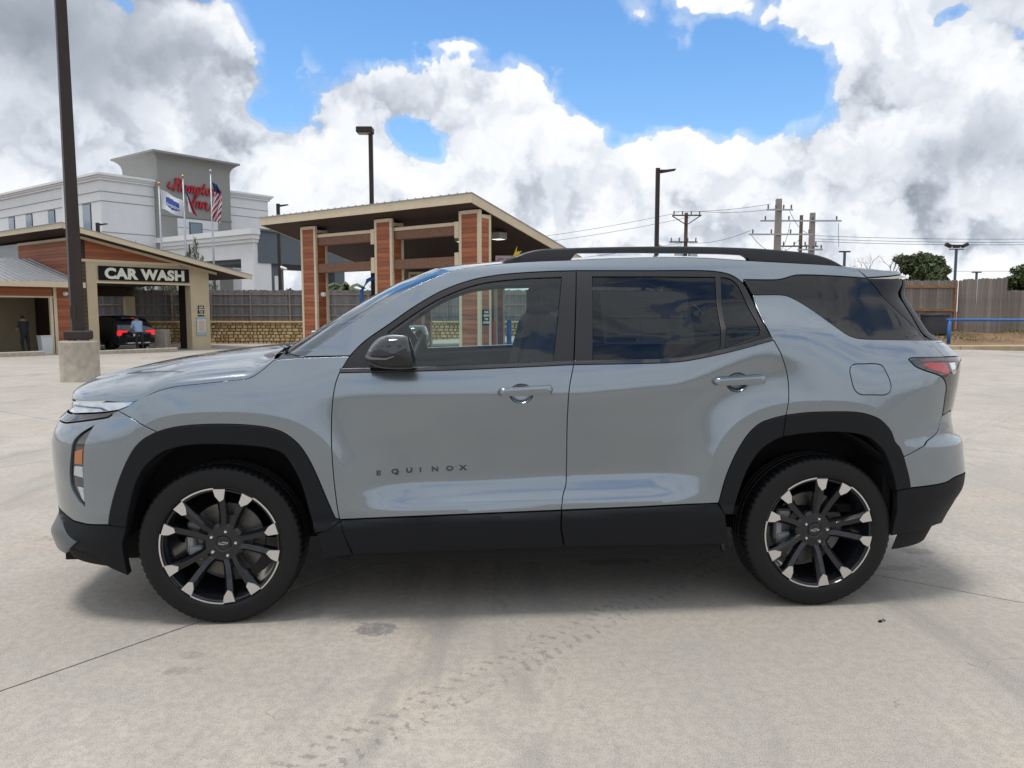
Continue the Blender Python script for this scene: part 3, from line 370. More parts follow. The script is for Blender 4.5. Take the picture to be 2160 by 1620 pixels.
# ------------------------------------------------------------------ ground
def concrete(name, seed=0.0):
    m = bpy.data.materials.new(name); m.use_nodes = True; t = m.node_tree; b = t.nodes['Principled BSDF']
    g = t.nodes.new('ShaderNodeNewGeometry'); P = g.outputs['Position']
    def no(scale, det=6, ro=.6, dist=0.0, vec=P, st=None):
        if st:
            mp = t.nodes.new('ShaderNodeMapping'); mp.inputs['Scale'].default_value = st; mp.inputs['Rotation'].default_value = (0, 0, R(18)); t.links.new(vec, mp.inputs[0]); vec = mp.outputs[0]
        n = t.nodes.new('ShaderNodeTexNoise'); n.inputs['Scale'].default_value = scale; n.inputs['Detail'].default_value = det; n.inputs['Roughness'].default_value = ro; n.inputs['Distortion'].default_value = dist; n.noise_dimensions = '2D'
        t.links.new(vec, n.inputs['Vector']); return n.outputs['Fac']
    def mr(v, a, b_, c=0.0, d=1.0):
        n = t.nodes.new('ShaderNodeMapRange'); n.interpolation_type = 'SMOOTHSTEP'
        t.links.new(v, n.inputs[0])
        for i, q in enumerate((a, b_, c, d)): n.inputs[i + 1].default_value = q
        return n.outputs[0]
    def mix(f, a, c, mode='MIX'):
        n = t.nodes.new('ShaderNodeMixRGB'); n.blend_type = mode
        for i, q in ((0, f), (1, a), (2, c)):
            if isinstance(q, (int, float)): n.inputs[i].default_value = q
            elif isinstance(q, tuple): n.inputs[i].default_value = (*q, 1)
            else: t.links.new(q, n.inputs[i])
        return n.outputs[0]
    def math_(op, a, c=None):
        n = t.nodes.new('ShaderNodeMath'); n.operation = op
        for i, q in enumerate((a, c)):
            if q is None: continue
            if isinstance(q, (int, float)): n.inputs[i].default_value = q
            else: t.links.new(q, n.inputs[i])
        return n.outputs[0]
    big = no(.45, 3, .6, .3); mid = no(2.2, 5, .7, .4); fine = no(26, 4, .72); grit = no(230, 1, .6)
    c = mix(mr(big, .3, .7), (.405, .366, .316), (.50, .456, .395))
    c = mix(mr(no(.8, 2, .6, .6), .5, .72, 0, .45), c, (.53, .43, .34))                     # warm patches
    c = mix(mr(mid, .32, .62, .65, 0), c, (.36, .34, .305))                                 # dirty cloudiness
    c = mix(mr(no(1.2, 4, .75, .6, st=(1, .22, 1)), .54, .70, 0, .65), c, (.26, .245, .225)) # dragged smears
    c = mix(mr(fine, .38, .62, 0, .42), c, (.285, .262, .232))
    c = mix(mr(grit, .58, .70, 0, .6), c, (.58, .56, .52))
    c = mix(mr(grit, .33, .26, 0, .75), c, (.12, .115, .11))                        # pits
    brk = no(22, 2, .7, .8, st=(1, .5, 1)); b14 = math_('MULTIPLY', math_('SUBTRACT', no(14, 2, .7), .5), 1.6); b9 = mr(big, .40, .58)
    # tyre scuffs in two running bands, broken up
    sp = t.nodes.new('ShaderNodeSeparateXYZ'); t.links.new(P, sp.inputs[0])
    for (nx, ny, d0, w, a) in ((.985, .17, .62, .022, .16), (.95, .30, 1.02, .03, .18), (.72, .69, 3.6, .09, .10)):
        dd_ = math_('ABSOLUTE', math_('SUBTRACT', math_('ADD', math_('MULTIPLY', sp.outputs[0], nx), math_('MULTIPLY', sp.outputs[1], ny)), d0))
        band = mr(dd_, w, w * .3, 0, 1)
        br = mr(brk, .52, .64, 0, a)
        br = br
        c = mix(math_('MULTIPLY', band, br), c, (.13, .13, .13))
    # printed tread track
    lat = math_('SUBTRACT', math_('ADD', math_('MULTIPLY', sp.outputs[0], .737), math_('MULTIPLY', sp.outputs[1], -.675)), -1.972)
    alo = math_('ADD', math_('MULTIPLY', sp.outputs[0], .675), math_('MULTIPLY', sp.outputs[1], .737))
    al_ = math_('ABSOLUTE', lat)
    wav = math_('SINE', math_('ADD', math_('MULTIPLY', alo, 95.0), math_('MULTIPLY', al_, 45.0)))
    trk = math_('MULTIPLY', mr(wav, .15, .6), math_('MULTIPLY', mr(al_, .10, .085), mr(al_, .012, .022)))
    c = mix(math_('MULTIPLY', math_('MULTIPLY', trk, mr(fine, .42, .58, .0, .5)), mr(mid, .35, .55, .25, 1)), c, (.16, .155, .15))
    # oil and water spots with a shape of their own
    for (x, y, rx, ry, a) in ((-.61, 3.25, .105, .075, .75), (-1.27, 2.86, .07, .04, .35), (-1.30, 3.0, .05, .035, .3), (2.35, 4.35, .10, .07, .45), (-2.5, 4.6, .35, .12, .5), (-2.25, 4.25, .2, .10, .5), (.55, 4.2, .2, .1, .5), (2.1, 4.05, .13, .05, .4)):
        n = t.nodes.new('ShaderNodeVectorMath'); n.operation = 'MULTIPLY_ADD'; t.links.new(P, n.inputs[0])
        n.inputs[1].default_value = (1 / rx, 1 / ry, 0); n.inputs[2].default_value = (-x / rx, -y / ry, 0)
        L_ = t.nodes.new('ShaderNodeVectorMath'); L_.operation = 'LENGTH'; t.links.new(n.outputs[0], L_.inputs[0])
        q = math_('ADD', L_.outputs['Value'], b14)
        c = mix(math_('MULTIPLY', mr(q, 1.15, .75, 0, a), mr(fine, .3, .6, .55, 1)), c, (.15, .15, .15))
    # hairline cracks
    vo = t.nodes.new('ShaderNodeTexVoronoi'); vo.feature = 'DISTANCE_TO_EDGE'; vo.inputs['Scale'].default_value = .55
    ds = t.nodes.new('ShaderNodeVectorMath'); ds.operation = 'ADD'
    nn = t.nodes.new('ShaderNodeTexNoise'); nn.inputs['Scale'].default_value = 3.0; nn.inputs['Detail'].default_value = 3; nn.noise_dimensions = '2D'; vo.voronoi_dimensions = '2D'; t.links.new(P, nn.inputs['Vector'])
    sc = t.nodes.new('ShaderNodeVectorMath'); sc.operation = 'SCALE'; sc.inputs['Scale'].default_value = .5; t.links.new(nn.outputs['Color'], sc.inputs[0])
    t.links.new(P, ds.inputs[0]); t.links.new(sc.outputs[0], ds.inputs[1]); t.links.new(ds.outputs[0], vo.inputs['Vector'])
    cr = math_('MULTIPLY', mr(vo.outputs['Distance'], .0018, .0006, 0, .45), mr(mid, .50, .58))
    c = mix(cr, c, (.13, .125, .12))
    t.links.new(c, b.inputs['Base Color']); b.inputs['Roughness'].default_value = .85; b.inputs['Specular IOR Level'].default_value = .3
    bp = t.nodes.new('ShaderNodeBump'); bp.inputs['Strength'].default_value = .35; bp.inputs['Distance'].default_value = .004
    h = math_('ADD', math_('MULTIPLY', fine, .6), math_('ADD', math_('MULTIPLY', grit, .3), math_('MULTIPLY', cr, -1.5)))
    t.links.new(h, bp.inputs['Height']); t.links.new(bp.outputs[0], b.inputs['Normal'])
    return m
MC = concrete('concrete')
earth = mat('earth', (.20, .17, .13), .95, var=.3, vscale=.3)
gv = []; gf = []
xs = [-700, -300, -120, -60] + [-40 + 2 * i for i in range(41)] + [60, 120, 300, 700]
ys = [-400, -120, -40, -20] + [-10 + 2 * i for i in range(41)] + [100, 160, 400, 1200]
for y in ys:
    for x in xs: gv.append((x, y, G(x, y) - .06))
for j in range(len(ys) - 1):
    for i in range(len(xs) - 1):
        k = j * len(xs) + i; gf.append((k, k + 1, k + len(xs) + 1, k + len(xs)))
ground = tag(MB().add(gv, gf).build('ground', earth), kind='structure')
# concrete slabs: sawn joints on the lot's grid, 4.57 m apart
pav = bpy.data.objects.new('pavement', None); COL.objects.link(pav); tag(pav, kind='structure')
J0 = Vector((.088, 5.32, 0)); PIT = 4.572; gap = .005
for i in range(-9, 8):
    for j in range(-7, 13):
        c = J0 + E1 * (PIT * (i + .5)) + E2 * (PIT * (j + .5))
        if c.y < -9 or c.y > 51 or abs(c.x) > 34 or (c.y > 27.4 and c.x > 4): continue
        n = 9; vs = []; fs = []
        for b_ in range(n + 1):
            for a_ in range(n + 1):
                p = J0 + E1 * (PIT * i + gap + (PIT - 2 * gap) * a_ / n) + E2 * (PIT * j + gap + (PIT - 2 * gap) * b_ / n)
                vs.append((p.x, p.y, G(p.x, p.y)))
        for b_ in range(n):
            for a_ in range(n):
                k = b_ * (n + 1) + a_; fs.append((k, k + 1, k + n + 2, k + n + 1))
        ring = [a_ for a_ in range(n + 1)] + [(b_ + 1) * (n + 1) - 1 for b_ in range(1, n + 1)] + [n * (n + 1) + a_ for a_ in range(n - 1, -1, -1)] + [b_ * (n + 1) for b_ in range(n - 1, 0, -1)]
        o0 = len(vs); vs += [(vs[k][0], vs[k][1], vs[k][2] - .05) for k in ring]; m_ = len(ring)
        fs += [(ring[k], o0 + k, o0 + (k + 1) % m_, ring[(k + 1) % m_]) for k in range(m_)]
        MB().add(vs, fs).build('slab', MC, pav)

# ================================================================== the SUV
CAR = thing('suv', 'grey metallic SUV with black roof rails and two-tone alloy wheels parked in the foreground', 'car', (-1.3556, 4.2133, 0), R(4.44))
PAINT = mat('grey_metallic_paint', (.235, .272, .305), .21, metal=.85, coat=1.0)
def _flakes():
    t = PAINT.node_tree; b = t.nodes['Principled BSDF']
    tcn = t.nodes.new('ShaderNodeTexCoord'); v = t.nodes.new('ShaderNodeTexNoise'); v.inputs['Scale'].default_value = 900; v.inputs['Detail'].default_value = 1
    t.links.new(tcn.outputs['Object'], v.inputs['Vector'])
    r = t.nodes.new('ShaderNodeValToRGB'); r.color_ramp.elements[0].position = .3; r.color_ramp.elements[1].position = .75
    r.color_ramp.elements[0].color = (.214, .250, .283, 1); r.color_ramp.elements[1].color = (.260, .298, .332, 1)
    t.links.new(v.outputs['Fac'], r.inputs[0]); t.links.new(r.outputs[0], b.inputs['Base Color'])
_flakes()
GBLK = mat('gloss_black', (.010, .010, .012), .08, coat=1.0)
TRIM = mat('satin_black_trim', (.016, .016, .018), .38, spec=.4)
CLAD = mat('grained_black_cladding', (.0085, .0095, .012), .58, spec=.20, bump=.15, bscale=700)
DARK = mat('dark_cavity', (.004, .004, .004), .9)
RUB = mat('tyre_rubber', (.0065, .0065, .007), .55, spec=.30, bump=.1, bscale=300)
CHRM = mat('chrome', (.75, .77, .80), .12, metal=1.0)
MACH = mat('machined_aluminium', (.66, .65, .64), .30, metal=.9)
ALUB = mat('black_alloy', (.010, .011, .014), .2, coat=.5, spec=.3)
STEEL = mat('brake_steel', (.16, .155, .15), .42, metal=.8, var=.3, vscale=30)
CALI = mat('cast_caliper', (.33, .34, .35), .5, metal=.6)
SATIN = mat('satin_silver_trim', (.42, .44, .46), .28, metal=.9)
LAMPG = mat('lamp_clear', (.55, .60, .66), .05, metal=.55, coat=1.0)
LAMPD = mat('lamp_smoked', (.035, .036, .040), .05, coat=1.0)
AMBER = mat('amber_reflector', (.42, .13, .03), .12, coat=1.0)
REDL = mat('red_lens', (.42, .02, .03), .10, coat=1.0)
GF = glass('front_side_glass', (.78, .90, .86), .045)
GR = glass('privacy_glass', (.20, .205, .21), .03)
GW = glass('windscreen_glass', (.62, .72, .70), .05)
CLOTH = mat('black_seat_cloth', (.018, .018, .020), .85, bump=.1, bscale=200)
DASH = mat('dark_dashboard', (.022, .023, .025), .55)

def catmull(p, step=.012):
    p = [np.array(q, float) for q in p]
    if len(p) < 3: return lin(p, step)
    q = [2 * p[0] - p[1]] + p + [2 * p[-1] - p[-2]]; out = []
    for i in range(1, len(q) - 2):
        n = max(1, int(np.hypot(*(q[i + 1] - q[i])[:2]) / step))
        d = [max(1e-6, np.linalg.norm(q[k + 1] - q[k])) ** .5 for k in (i - 1, i, i + 1)]
        m1 = (q[i + 1] - q[i]) + d[1] * ((q[i] - q[i - 1]) / d[0] - (q[i + 1] - q[i - 1]) / (d[0] + d[1]))
        m2 = (q[i + 1] - q[i]) + d[1] * ((q[i + 2] - q[i + 1]) / d[2] - (q[i + 2] - q[i]) / (d[1] + d[2]))
        for k in range(n):
            t = k / n; t2 = t * t; t3 = t2 * t
            out.append((2 * t3 - 3 * t2 + 1) * q[i] + (t3 - 2 * t2 + t) * m1 + (-2 * t3 + 3 * t2) * q[i + 1] + (t3 - t2) * m2)
    out.append(q[-2]); return out
def lin(p, step=.012):
    p = [np.array(q, float) for q in p]; out = []
    for a, b in zip(p, p[1:]):
        n = max(1, int(np.linalg.norm(b - a) / step))
        out += [a + (b - a) * k / n for k in range(n)]
    out.append(p[-1]); return out
def outline(segs):
    pts = []
    for t, l in segs:
        q = catmull(l) if t == 'C' and len(l) > 2 else lin(l)
        for v in q:
            if not pts or np.linalg.norm(v - pts[-1]) > .0025: pts.append(v)
    while np.linalg.norm(pts[0] - pts[-1]) < .0025: pts.pop()
    P = np.array(pts)
    if np.sum(P[:, 0] * np.roll(P[:, 1], -1) - P[:, 1] * np.roll(P[:, 0], -1)) < 0: P = P[::-1]
    return P
def offs2(P, d):
    # move a closed counter-clockwise outline inwards by d
    e = np.roll(P, -1, 0) - P; e /= np.linalg.norm(e, axis=1)[:, None] + 1e-12
    n = np.stack([-e[:, 1], e[:, 0]], 1); m = n + np.roll(n, 1, 0); L = np.linalg.norm(m, axis=1)[:, None]; m /= L + 1e-9
    k = np.clip(1 / np.maximum((m * n).sum(1), .45), 1, 2.0)[:, None]
    return P + m * d * k
def inside(P, q):
    x, y = q[:, 0], q[:, 1]; c = np.zeros(len(q), bool); x0, y0 = P[:, 0], P[:, 1]; x1, y1 = np.roll(x0, -1), np.roll(y0, -1)
    for a, b, c0, d in zip(x0, y0, x1, y1):
        if b == d: continue
        hit = ((b > y) != (d > y)) & (x < (c0 - a) * (y - b) / (d - b) + a); c ^= hit
    return c
def dist2(P, q):
    a = P; b = np.roll(P, -1, 0); best = np.full(len(q), 9.0)
    for i in range(len(a)):
        ab = b[i] - a[i]; t = np.clip(((q - a[i]) @ ab) / (ab @ ab + 1e-12), 0, 1)
        best = np.minimum(best, np.linalg.norm(q - a[i] - t[:, None] * ab, axis=1))
    return best
def nrm(a, z, surf):
    e = 1.5e-3
    da = surf(a + e, z) - surf(a - e, z); dz = surf(a, z + e) - surf(a, z - e)
    n = np.cross(da, dz); n /= np.linalg.norm(n, axis=1)[:, None] + 1e-12
    return n
def S3(a, z):
    p = F(a, z); return np.stack([p[..., 0], -p[..., 1], p[..., 2]], -1)      # camera side is -y
def panel_data(segs, holes=(), inset=.002, depth=.014, grid=.022, off=0.0, rad=.0016, surf=S3, offf=None):
    P = segs if isinstance(segs, np.ndarray) else outline(segs)
    P0 = offs2(P, inset + rad); P1 = offs2(P, inset)
    HH = [h if isinstance(h, np.ndarray) else outline(h) for h in holes]
    H0 = [offs2(h, -(inset + rad)) for h in HH]; H1 = [offs2(h, -inset) for h in HH]
    lo = P0.min(0); hi = P0.max(0)
    gx = np.arange(lo[0], hi[0], grid); gz = np.arange(lo[1], hi[1], grid)
    q = np.array([(x + (grid / 2 if k % 2 else 0), z) for k, z in enumerate(gz) for x in gx])
    if len(q):
        ok = inside(P0, q) & (dist2(P0, q) > grid * .45)
        for h in H0: ok &= ~inside(h, q) & (dist2(h, q) > grid * .45)
        q = q[ok]
    ex = []
    if surf is S3:
        for kk_ in (0, 1):
            xc_, zb2, A2, B2 = ARCH[kk_]
            for rr_ in (1.10, 1.12):
                t_ = np.linspace(.0, math.pi, 170); ce, se = np.cos(t_), np.sin(t_)
                ex.append(np.stack([xc_ + rr_ * A2 * np.sign(ce) * np.abs(ce) ** (2 / 2.7), zb2 + rr_ * B2 * np.abs(se) ** (2 / 2.7)], 1))
        ex = np.concatenate(ex); ok = inside(P0, ex)
        if ok.any():
            ex = ex[ok]; ok = dist2(P0, ex) > .004
            for h in H0: ok &= ~inside(h, ex) & (dist2(h, ex) > .004)
            ex = ex[ok]
            if len(q) and len(ex):
                dm_ = np.min(np.linalg.norm(q[:, None] - ex[None], axis=2), axis=1); q = q[dm_ > .007]
            if len(ex): q = np.concatenate([q, ex]) if len(q) else ex
    allp = [P0] + H0; V = np.concatenate(allp + ([q] if len(q) else [])); E = []; o = 0
    for l in allp:
        E += [(o + i, o + (i + 1) % len(l)) for i in range(len(l))]; o += len(l)
    r = delaunay_2d_cdt([Vector(v) for v in V], E, [], 0, 1e-6, False)
    vv = np.array([(v.x, v.y) for v in r[0]]); ff = [f for f in r[2]]
    cen = np.array([vv[list(f)].mean(0) for f in ff]); ok = inside(P0, cen)
    for h in H0: ok &= ~inside(h, cen)
    ff = [f for f, k in zip(ff, ok) if k]
    a, z = vv[:, 0], vv[:, 1]; n = nrm(a, z, surf)
    d = off if offf is None else off + offf(a, z)[:, None]
    pos = surf(a, z) + n * d
    Vs = [pos]; Ns = [n]; Fs = [tuple(f) for f in ff]; base = len(vv)
    for l0, l1, sg in [(P0, P1, 1)] + [(a_, b_, -1) for a_, b_ in zip(H0, H1)]:
        a, z = l0[:, 0], l0[:, 1]; n0 = nrm(a, z, surf); d0 = off if offf is None else off + offf(a, z)[:, None]
        p0 = surf(a, z) + n0 * d0
        a, z = l1[:, 0], l1[:, 1]; n1_ = nrm(a, z, surf); p1 = surf(a, z) + n1_ * (d0 - rad)
        t = p1 - p0; t -= n0 * (t * n0).sum(1)[:, None]; t /= np.linalg.norm(t, axis=1)[:, None] + 1e-12
        p2 = p1 - n1_ * depth; m = len(l0)
        mid = n0 + t; mid /= np.linalg.norm(mid, axis=1)[:, None]
        Vs += [p0, p1, p1, p2]; Ns += [n0, mid, t, t]
        for i in range(m):
            j = (i + 1) % m
            A_ = (base + i, base + m + i, base + m + j, base + j); B_ = (base + 2 * m + i, base + 3 * m + i, base + 3 * m + j, base + 2 * m + j)
            Fs += [A_[::sg], B_[::sg]]
        base += 4 * m
    return np.concatenate(Vs), np.concatenate(Ns), Fs
def mesh_of(name, V, Nn, Fs, m, flip=False):
    if flip:
        V = V * np.array([1, -1, 1]); Nn = Nn * np.array([1, -1, 1]); Fs = [f[::-1] for f in Fs]
    me = bpy.data.meshes.new(name); me.from_pydata(V.tolist(), [], Fs); me.update(); me.materials.append(m)
    me.shade_smooth(); me.normals_split_custom_set_from_vertices([tuple(v) for v in Nn]); return me
def orient(V, Nn, Fs):
    out = []
    for f in Fs:
        a, b, c = V[f[0]], V[f[1]], V[f[2]]
        g = np.cross(b - a, c - a); out.append(f if g @ (Nn[f[0]] + Nn[f[1]] + Nn[f[2]]) >= 0 else f[::-1])
    return out
def panel(name, key, m, parent=(None, None), holes=(), both=True, joined=False, **k):
    segs = PAN[key] if isinstance(key, str) else key
    V, Nn, Fs = panel_data(segs, [PAN[h] if isinstance(h, str) else h for h in holes], **k); Fs = orient(V, Nn, Fs)
    if joined:       # one mesh over both halves (bumpers, liftgate)
        V2 = V * np.array([1, -1, 1]); N2 = Nn * np.array([1, -1, 1]); o = len(V)
        me = mesh_of(name, np.concatenate([V, V2]), np.concatenate([Nn, N2]), Fs + [tuple(o + i for i in f[::-1]) for f in Fs], m)
        return link(name, me, parent[0] or CAR), None
    o1 = link(name, mesh_of(name, V, Nn, Fs, m), parent[0] or CAR); o2 = None
    if both: o2 = link(name, mesh_of(name, V, Nn, Fs, m, True), parent[1] or CAR)
    return o1, o2
def ell(ca_, cz_, ra, rz_, n=40, p=2.0):
    return np.array([(ca_ + ra * math.copysign(abs(math.cos(t)) ** (2 / p), math.cos(t)), cz_ + rz_ * math.copysign(abs(math.sin(t)) ** (2 / p), math.sin(t))) for t in np.linspace(0, 2 * math.pi, n, endpoint=False)])

# ---- painted panels and trim
cupF = ell(1.329, 1.022, .052, .043); cupR = ell(2.309, 1.066, .050, .043)
panel('front_fender', 'fender', PAINT)
FD = panel('front_door', 'front_door', PAINT, holes=(cupF,))
RD = panel('rear_door', 'rear_door', PAINT, holes=(cupR,))
panel('side_frame', 'side_frame', PAINT, inset=.0015)
fuel = outline(PAN['fuel'])
QP = panel('quarter_panel', 'quarter', PAINT, holes=(fuel,))
panel('fuel_door', fuel, PAINT, both=False)
BP = panel('front_bumper', 'bumper', PAINT, holes=('fog',))
panel('rear_bumper', 'rear_bumper', PAINT, joined=True)
LG = panel('liftgate', 'liftgate_low', PAINT, joined=True)
panel('window_surround', 'front_frame', TRIM, parent=FD, holes=('front_glass',), off=-.003)
panel('window_surround', 'rear_frame', TRIM, parent=RD, holes=('rear_glass', 'rear_small_glass'), off=-.003)
panel('window_glass', 'front_glass', GF, parent=FD, off=-.009, inset=.0005, depth=.004, rad=.0005)
panel('window_glass', 'rear_glass', GR, parent=RD, off=-.009, inset=.0005, depth=.004, rad=.0005)
panel('fixed_window_glass', 'rear_small_glass', GR, parent=RD, off=-.009, inset=.0005, depth=.004, rad=.0005)
panel('quarter_window', 'quarter_glass', mat('quarter_glass_black', (.008, .008, .009), .06, spec=.5), off=-.003)
panel('rear_spoiler_side', 'spoiler_side', mat('spoiler_black', (.007, .007, .008), .2, spec=.3), parent=(LG[0], LG[0]), off=-.003)
panel('front_wheel_arch_trim', 'arch_front', CLAD, off=.007, depth=.05, rad=.004, inset=.0012)
panel('wheel_arch_trim', 'arch_rear_door', CLAD, parent=RD, off=.007, depth=.04, rad=.004, inset=.0012)
panel('rear_wheel_arch_trim', 'arch_rear', CLAD, off=.007, depth=.05, rad=.004, inset=.0012)
panel('sill_cladding', 'sill_front', CLAD, parent=FD, off=.003, depth=.03, rad=.003)
panel('sill_cladding', 'sill_rear', CLAD, parent=RD, off=.003, depth=.03, rad=.003)
panel('sill_end_cladding', 'sill_fender', CLAD, off=.003, depth=.03, rad=.003)
panel('front_lower_cladding', 'front_clad', CLAD, joined=True, depth=.03)
panel('skid_plate', 'skid', mat('dark_satin_skid', (.15, .17, .19), .25, metal=.85), off=.012, depth=.03, rad=.004)
panel('rear_lower_cladding', 'rear_clad', CLAD, joined=True, depth=.03)
# belt mouldings
def strip(name, pts, h, m, parent, off=.004):
    top = [p + np.array([0, h]) for p in catmull(pts)]; bot = catmull(pts)
    panel(name, np.array(bot + top[::-1]), m, parent=parent, off=off, inset=.0002, rad=.002, depth=.012, grid=.01)
strip('belt_moulding', PAN['front_door'][0][1], .017, GBLK, FD)
strip('belt_moulding', PAN['rear_door'][0][1], .017, GBLK, RD)
# lamps
HL = panel('headlamp', 'headlamp', LAMPG, off=-.002)
panel('lamp_divider', [('L', [(-.90, .955), (-.86, .968), (-.62, .969), (-.57, .957), (-.60, .955), (-.63, .962), (-.86, .960)])], LAMPD, parent=HL, off=.002, inset=.0003, rad=.0005, depth=.003, grid=.01)
panel('upper_grille_trim', 'lamp_trim', GBLK, off=.004)
FG = panel('fog_lamp_housing', 'fog', LAMPD, off=-.012, inset=.0004)
panel('turn_signal', 'fog_amber', AMBER, parent=FG, off=-.008, depth=.006)
panel('reflector', 'fog_lens', LAMPG, parent=FG, off=-.008, depth=.006)
panel('fog_lens', 'fog_low', LAMPG, parent=FG, off=-.008, depth=.006)
panel('spoiler_corner', 'spoiler_top', PAINT, parent=(LG[0], LG[0]))
TL = panel('tail_lamp', 'tail', LAMPD, off=.002)
panel('red_reflector', 'tail_red', REDL, parent=TL, off=.004, depth=.004)
panel('light_bar', 'tail_bar', mat('smoked_red', (.10, .045, .05), .08, coat=1.0), parent=TL, off=.0045, depth=.004)
panel('reverse_lens', 'tail_chrome', CHRM, parent=TL, off=.005, depth=.004)
# front grille (from the nose round to the bumper's edge)
panel('front_grille', [('L', [(-1.22, .50), (-1.22, .88), (A0, .88), (A0, .50)])], GBLK, joined=True, off=-.02)
# dark inner structure behind the gaps
def inner():
    a = np.linspace(A0, A1, 150); z = np.linspace(.24, 1.15, 34); V = []; idx = {}
    aa, zz = np.meshgrid(a, z); n = nrm(aa.ravel(), zz.ravel(), S3); p = S3(aa.ravel(), zz.ravel()) - n * .03
    Fs = []
    for j in range(len(z) - 1):
        for i in range(len(a) - 1):
            am, zm = (a[i] + a[i + 1]) / 2, (z[j] + z[j + 1]) / 2
            x = float(PXs(am))
            if any((abs(x - xc) < .56 and zm < .96) for xc in (.03, 2.70)) and any(((x - xc) / .53) ** 2 + ((zm - .36) / .58) ** 2 < 1.0 for xc in (.03, 2.70)): continue
            if am < .62 and zm > .92: continue
            k = j * len(a) + i; Fs.append((k, k + 1, k + len(a) + 1, k + len(a)))
    mb = MB(); mb.add(p, Fs); mb.add(p * np.array([1, -1, 1]), Fs); mb.build('inner_structure', DARK, CAR)
inner()

# ---- hood: lofted from its shut line to the crowned centre
def hood():
    E_ = catmull(HE, .02); E_ = np.array(E_); P = F(E_[:, 0], E_[:, 1])
    xe, we, ze = P[:, 0], P[:, 1], P[:, 2]
    zc = pchip([-.90, -.84, -.78, -.70, -.60, -.48, -.34, -.18, 0, .25], [.985, 1.022, 1.050, 1.078, 1.103, 1.130, 1.155, 1.178, 1.196, 1.212])
    nt_ = 40; th = np.linspace(0, math.pi / 2, nt_); rows = []
    for x, w, z in zip(xe, we, ze):
        c = max(float(zc(x)), z + .003)
        w0 = max(w - .001, 1e-4); yy = w0 * np.cos(th) ** .80; zz = z + (c - z) * np.sin(th) ** .98
        # soft character line along the bonnet
        zz = zz + .010 * np.exp(-((yy - .60 * w0) / .035) ** 2) * np.clip((c - z) / .1, 0, 1)
        xb = x - .05 * (1 - (yy / max(w0, .01)) ** 2) * sstep(.0, .25, x)
        rows.append(np.stack([xb + 0 * yy, -yy, zz], 1))
    A_ = np.array(rows); nr, nc = A_.shape[:2]
    full = np.concatenate([A_, (A_ * np.array([1, -1, 1]))[:, ::-1][:, 1:]], 1); nc = full.shape[1]
    V = full.reshape(-1, 3); Fs = [(i * nc + j, i * nc + j + 1, (i + 1) * nc + j + 1, (i + 1) * nc + j) for i in range(nr - 1) for j in range(nc - 1)]
    mb = MB().add(V, Fs)
    me = bpy.data.meshes.new('hood'); me.from_pydata(mb.v, [], mb.f); me.materials.append(PAINT)
    bm = bmesh.new(); bm.from_mesh(me); bmesh.ops.remove_doubles(bm, verts=bm.verts, dist=.0005); bmesh.ops.recalc_face_normals(bm, faces=bm.faces)
    up = sum(f.normal.z for f in bm.faces)
    if up < 0: bmesh.ops.reverse_faces(bm, faces=bm.faces)
    bm.to_mesh(me); bm.free(); me.shade_smooth(); return link('hood', me, CAR), full
HOOD, HROWS = hood()
# ---- windscreen, cowl, roof
def grid_mesh(name, rows, m, parent=CAR, thick=None, up=True):
    A_ = np.array(rows); nr, nc = A_.shape[:2]
    me = bpy.data.meshes.new(name); me.from_pydata(A_.reshape(-1, 3).tolist(), [], [(i * nc + j, i * nc + j + 1, (i + 1) * nc + j + 1, (i + 1) * nc + j) for i in range(nr - 1) for j in range(nc - 1)])
    me.materials.append(m); bm = bmesh.new(); bm.from_mesh(me); bmesh.ops.recalc_face_normals(bm, faces=bm.faces)
    if (sum(f.normal.z for f in bm.faces) < 0) == up: bmesh.ops.reverse_faces(bm, faces=bm.faces)
    bm.to_mesh(me); bm.free(); me.shade_smooth(); return link(name, me, parent)
ap = F(np.array([p[0] for p in AP]), np.array([p[1] for p in AP]))
rows = []
for t in np.linspace(0, 1, 16):
    k = t * (len(ap) - 1); i = min(int(k), len(ap) - 2); e = ap[i] * (1 - (k - i)) + ap[i + 1] * (k - i)
    s = np.linspace(-1, 1, 29); bul = .20 * (1 - t) + .10 * t
    y = s * (e[1] - .004); q = 1 - np.abs(s) ** 2.6
    rows.append(np.stack([e[0] - bul * q + .002 * (1 - t), y, e[2] - .003 * (1 - t) + (.012 + .023 * t) * q], 1))
grid_mesh('windscreen', rows, GW)
b0 = rows[0]; hr = HROWS[0]
cow = []
ys_ = b0[:, 1]
hx = np.interp(ys_, hr[:, 1], hr[:, 0]); hz = np.interp(ys_, hr[:, 1], hr[:, 2])
for t in np.linspace(0, 1, 5):
    cow.append(np.stack([hx * (1 - t) + b0[:, 0] * t + .012 * (1 - t), ys_, (hz - .012) * (1 - t) + (b0[:, 2] - .004) * t - .012 * math.sin(math.pi * t)], 1))
grid_mesh('cowl', cow, TRIM)
ro = F(np.array([p[0] for p in RO]), np.array([p[1] for p in RO])); rc = np.array(catmull([tuple(v) for v in ro], .05))
rows = []
for e in rc:
    s = np.linspace(-1, 1, 31); q = 1 - np.abs(s) ** 2.6; fr = max(0, 1 - (e[0] - rc[0][0]) / .35)
    rows.append(np.stack([e[0] - .10 * q * fr ** 1.5, s * (e[1] - .002), e[2] + .035 * q], 1))
grid_mesh('roof_panel', rows, PAINT)
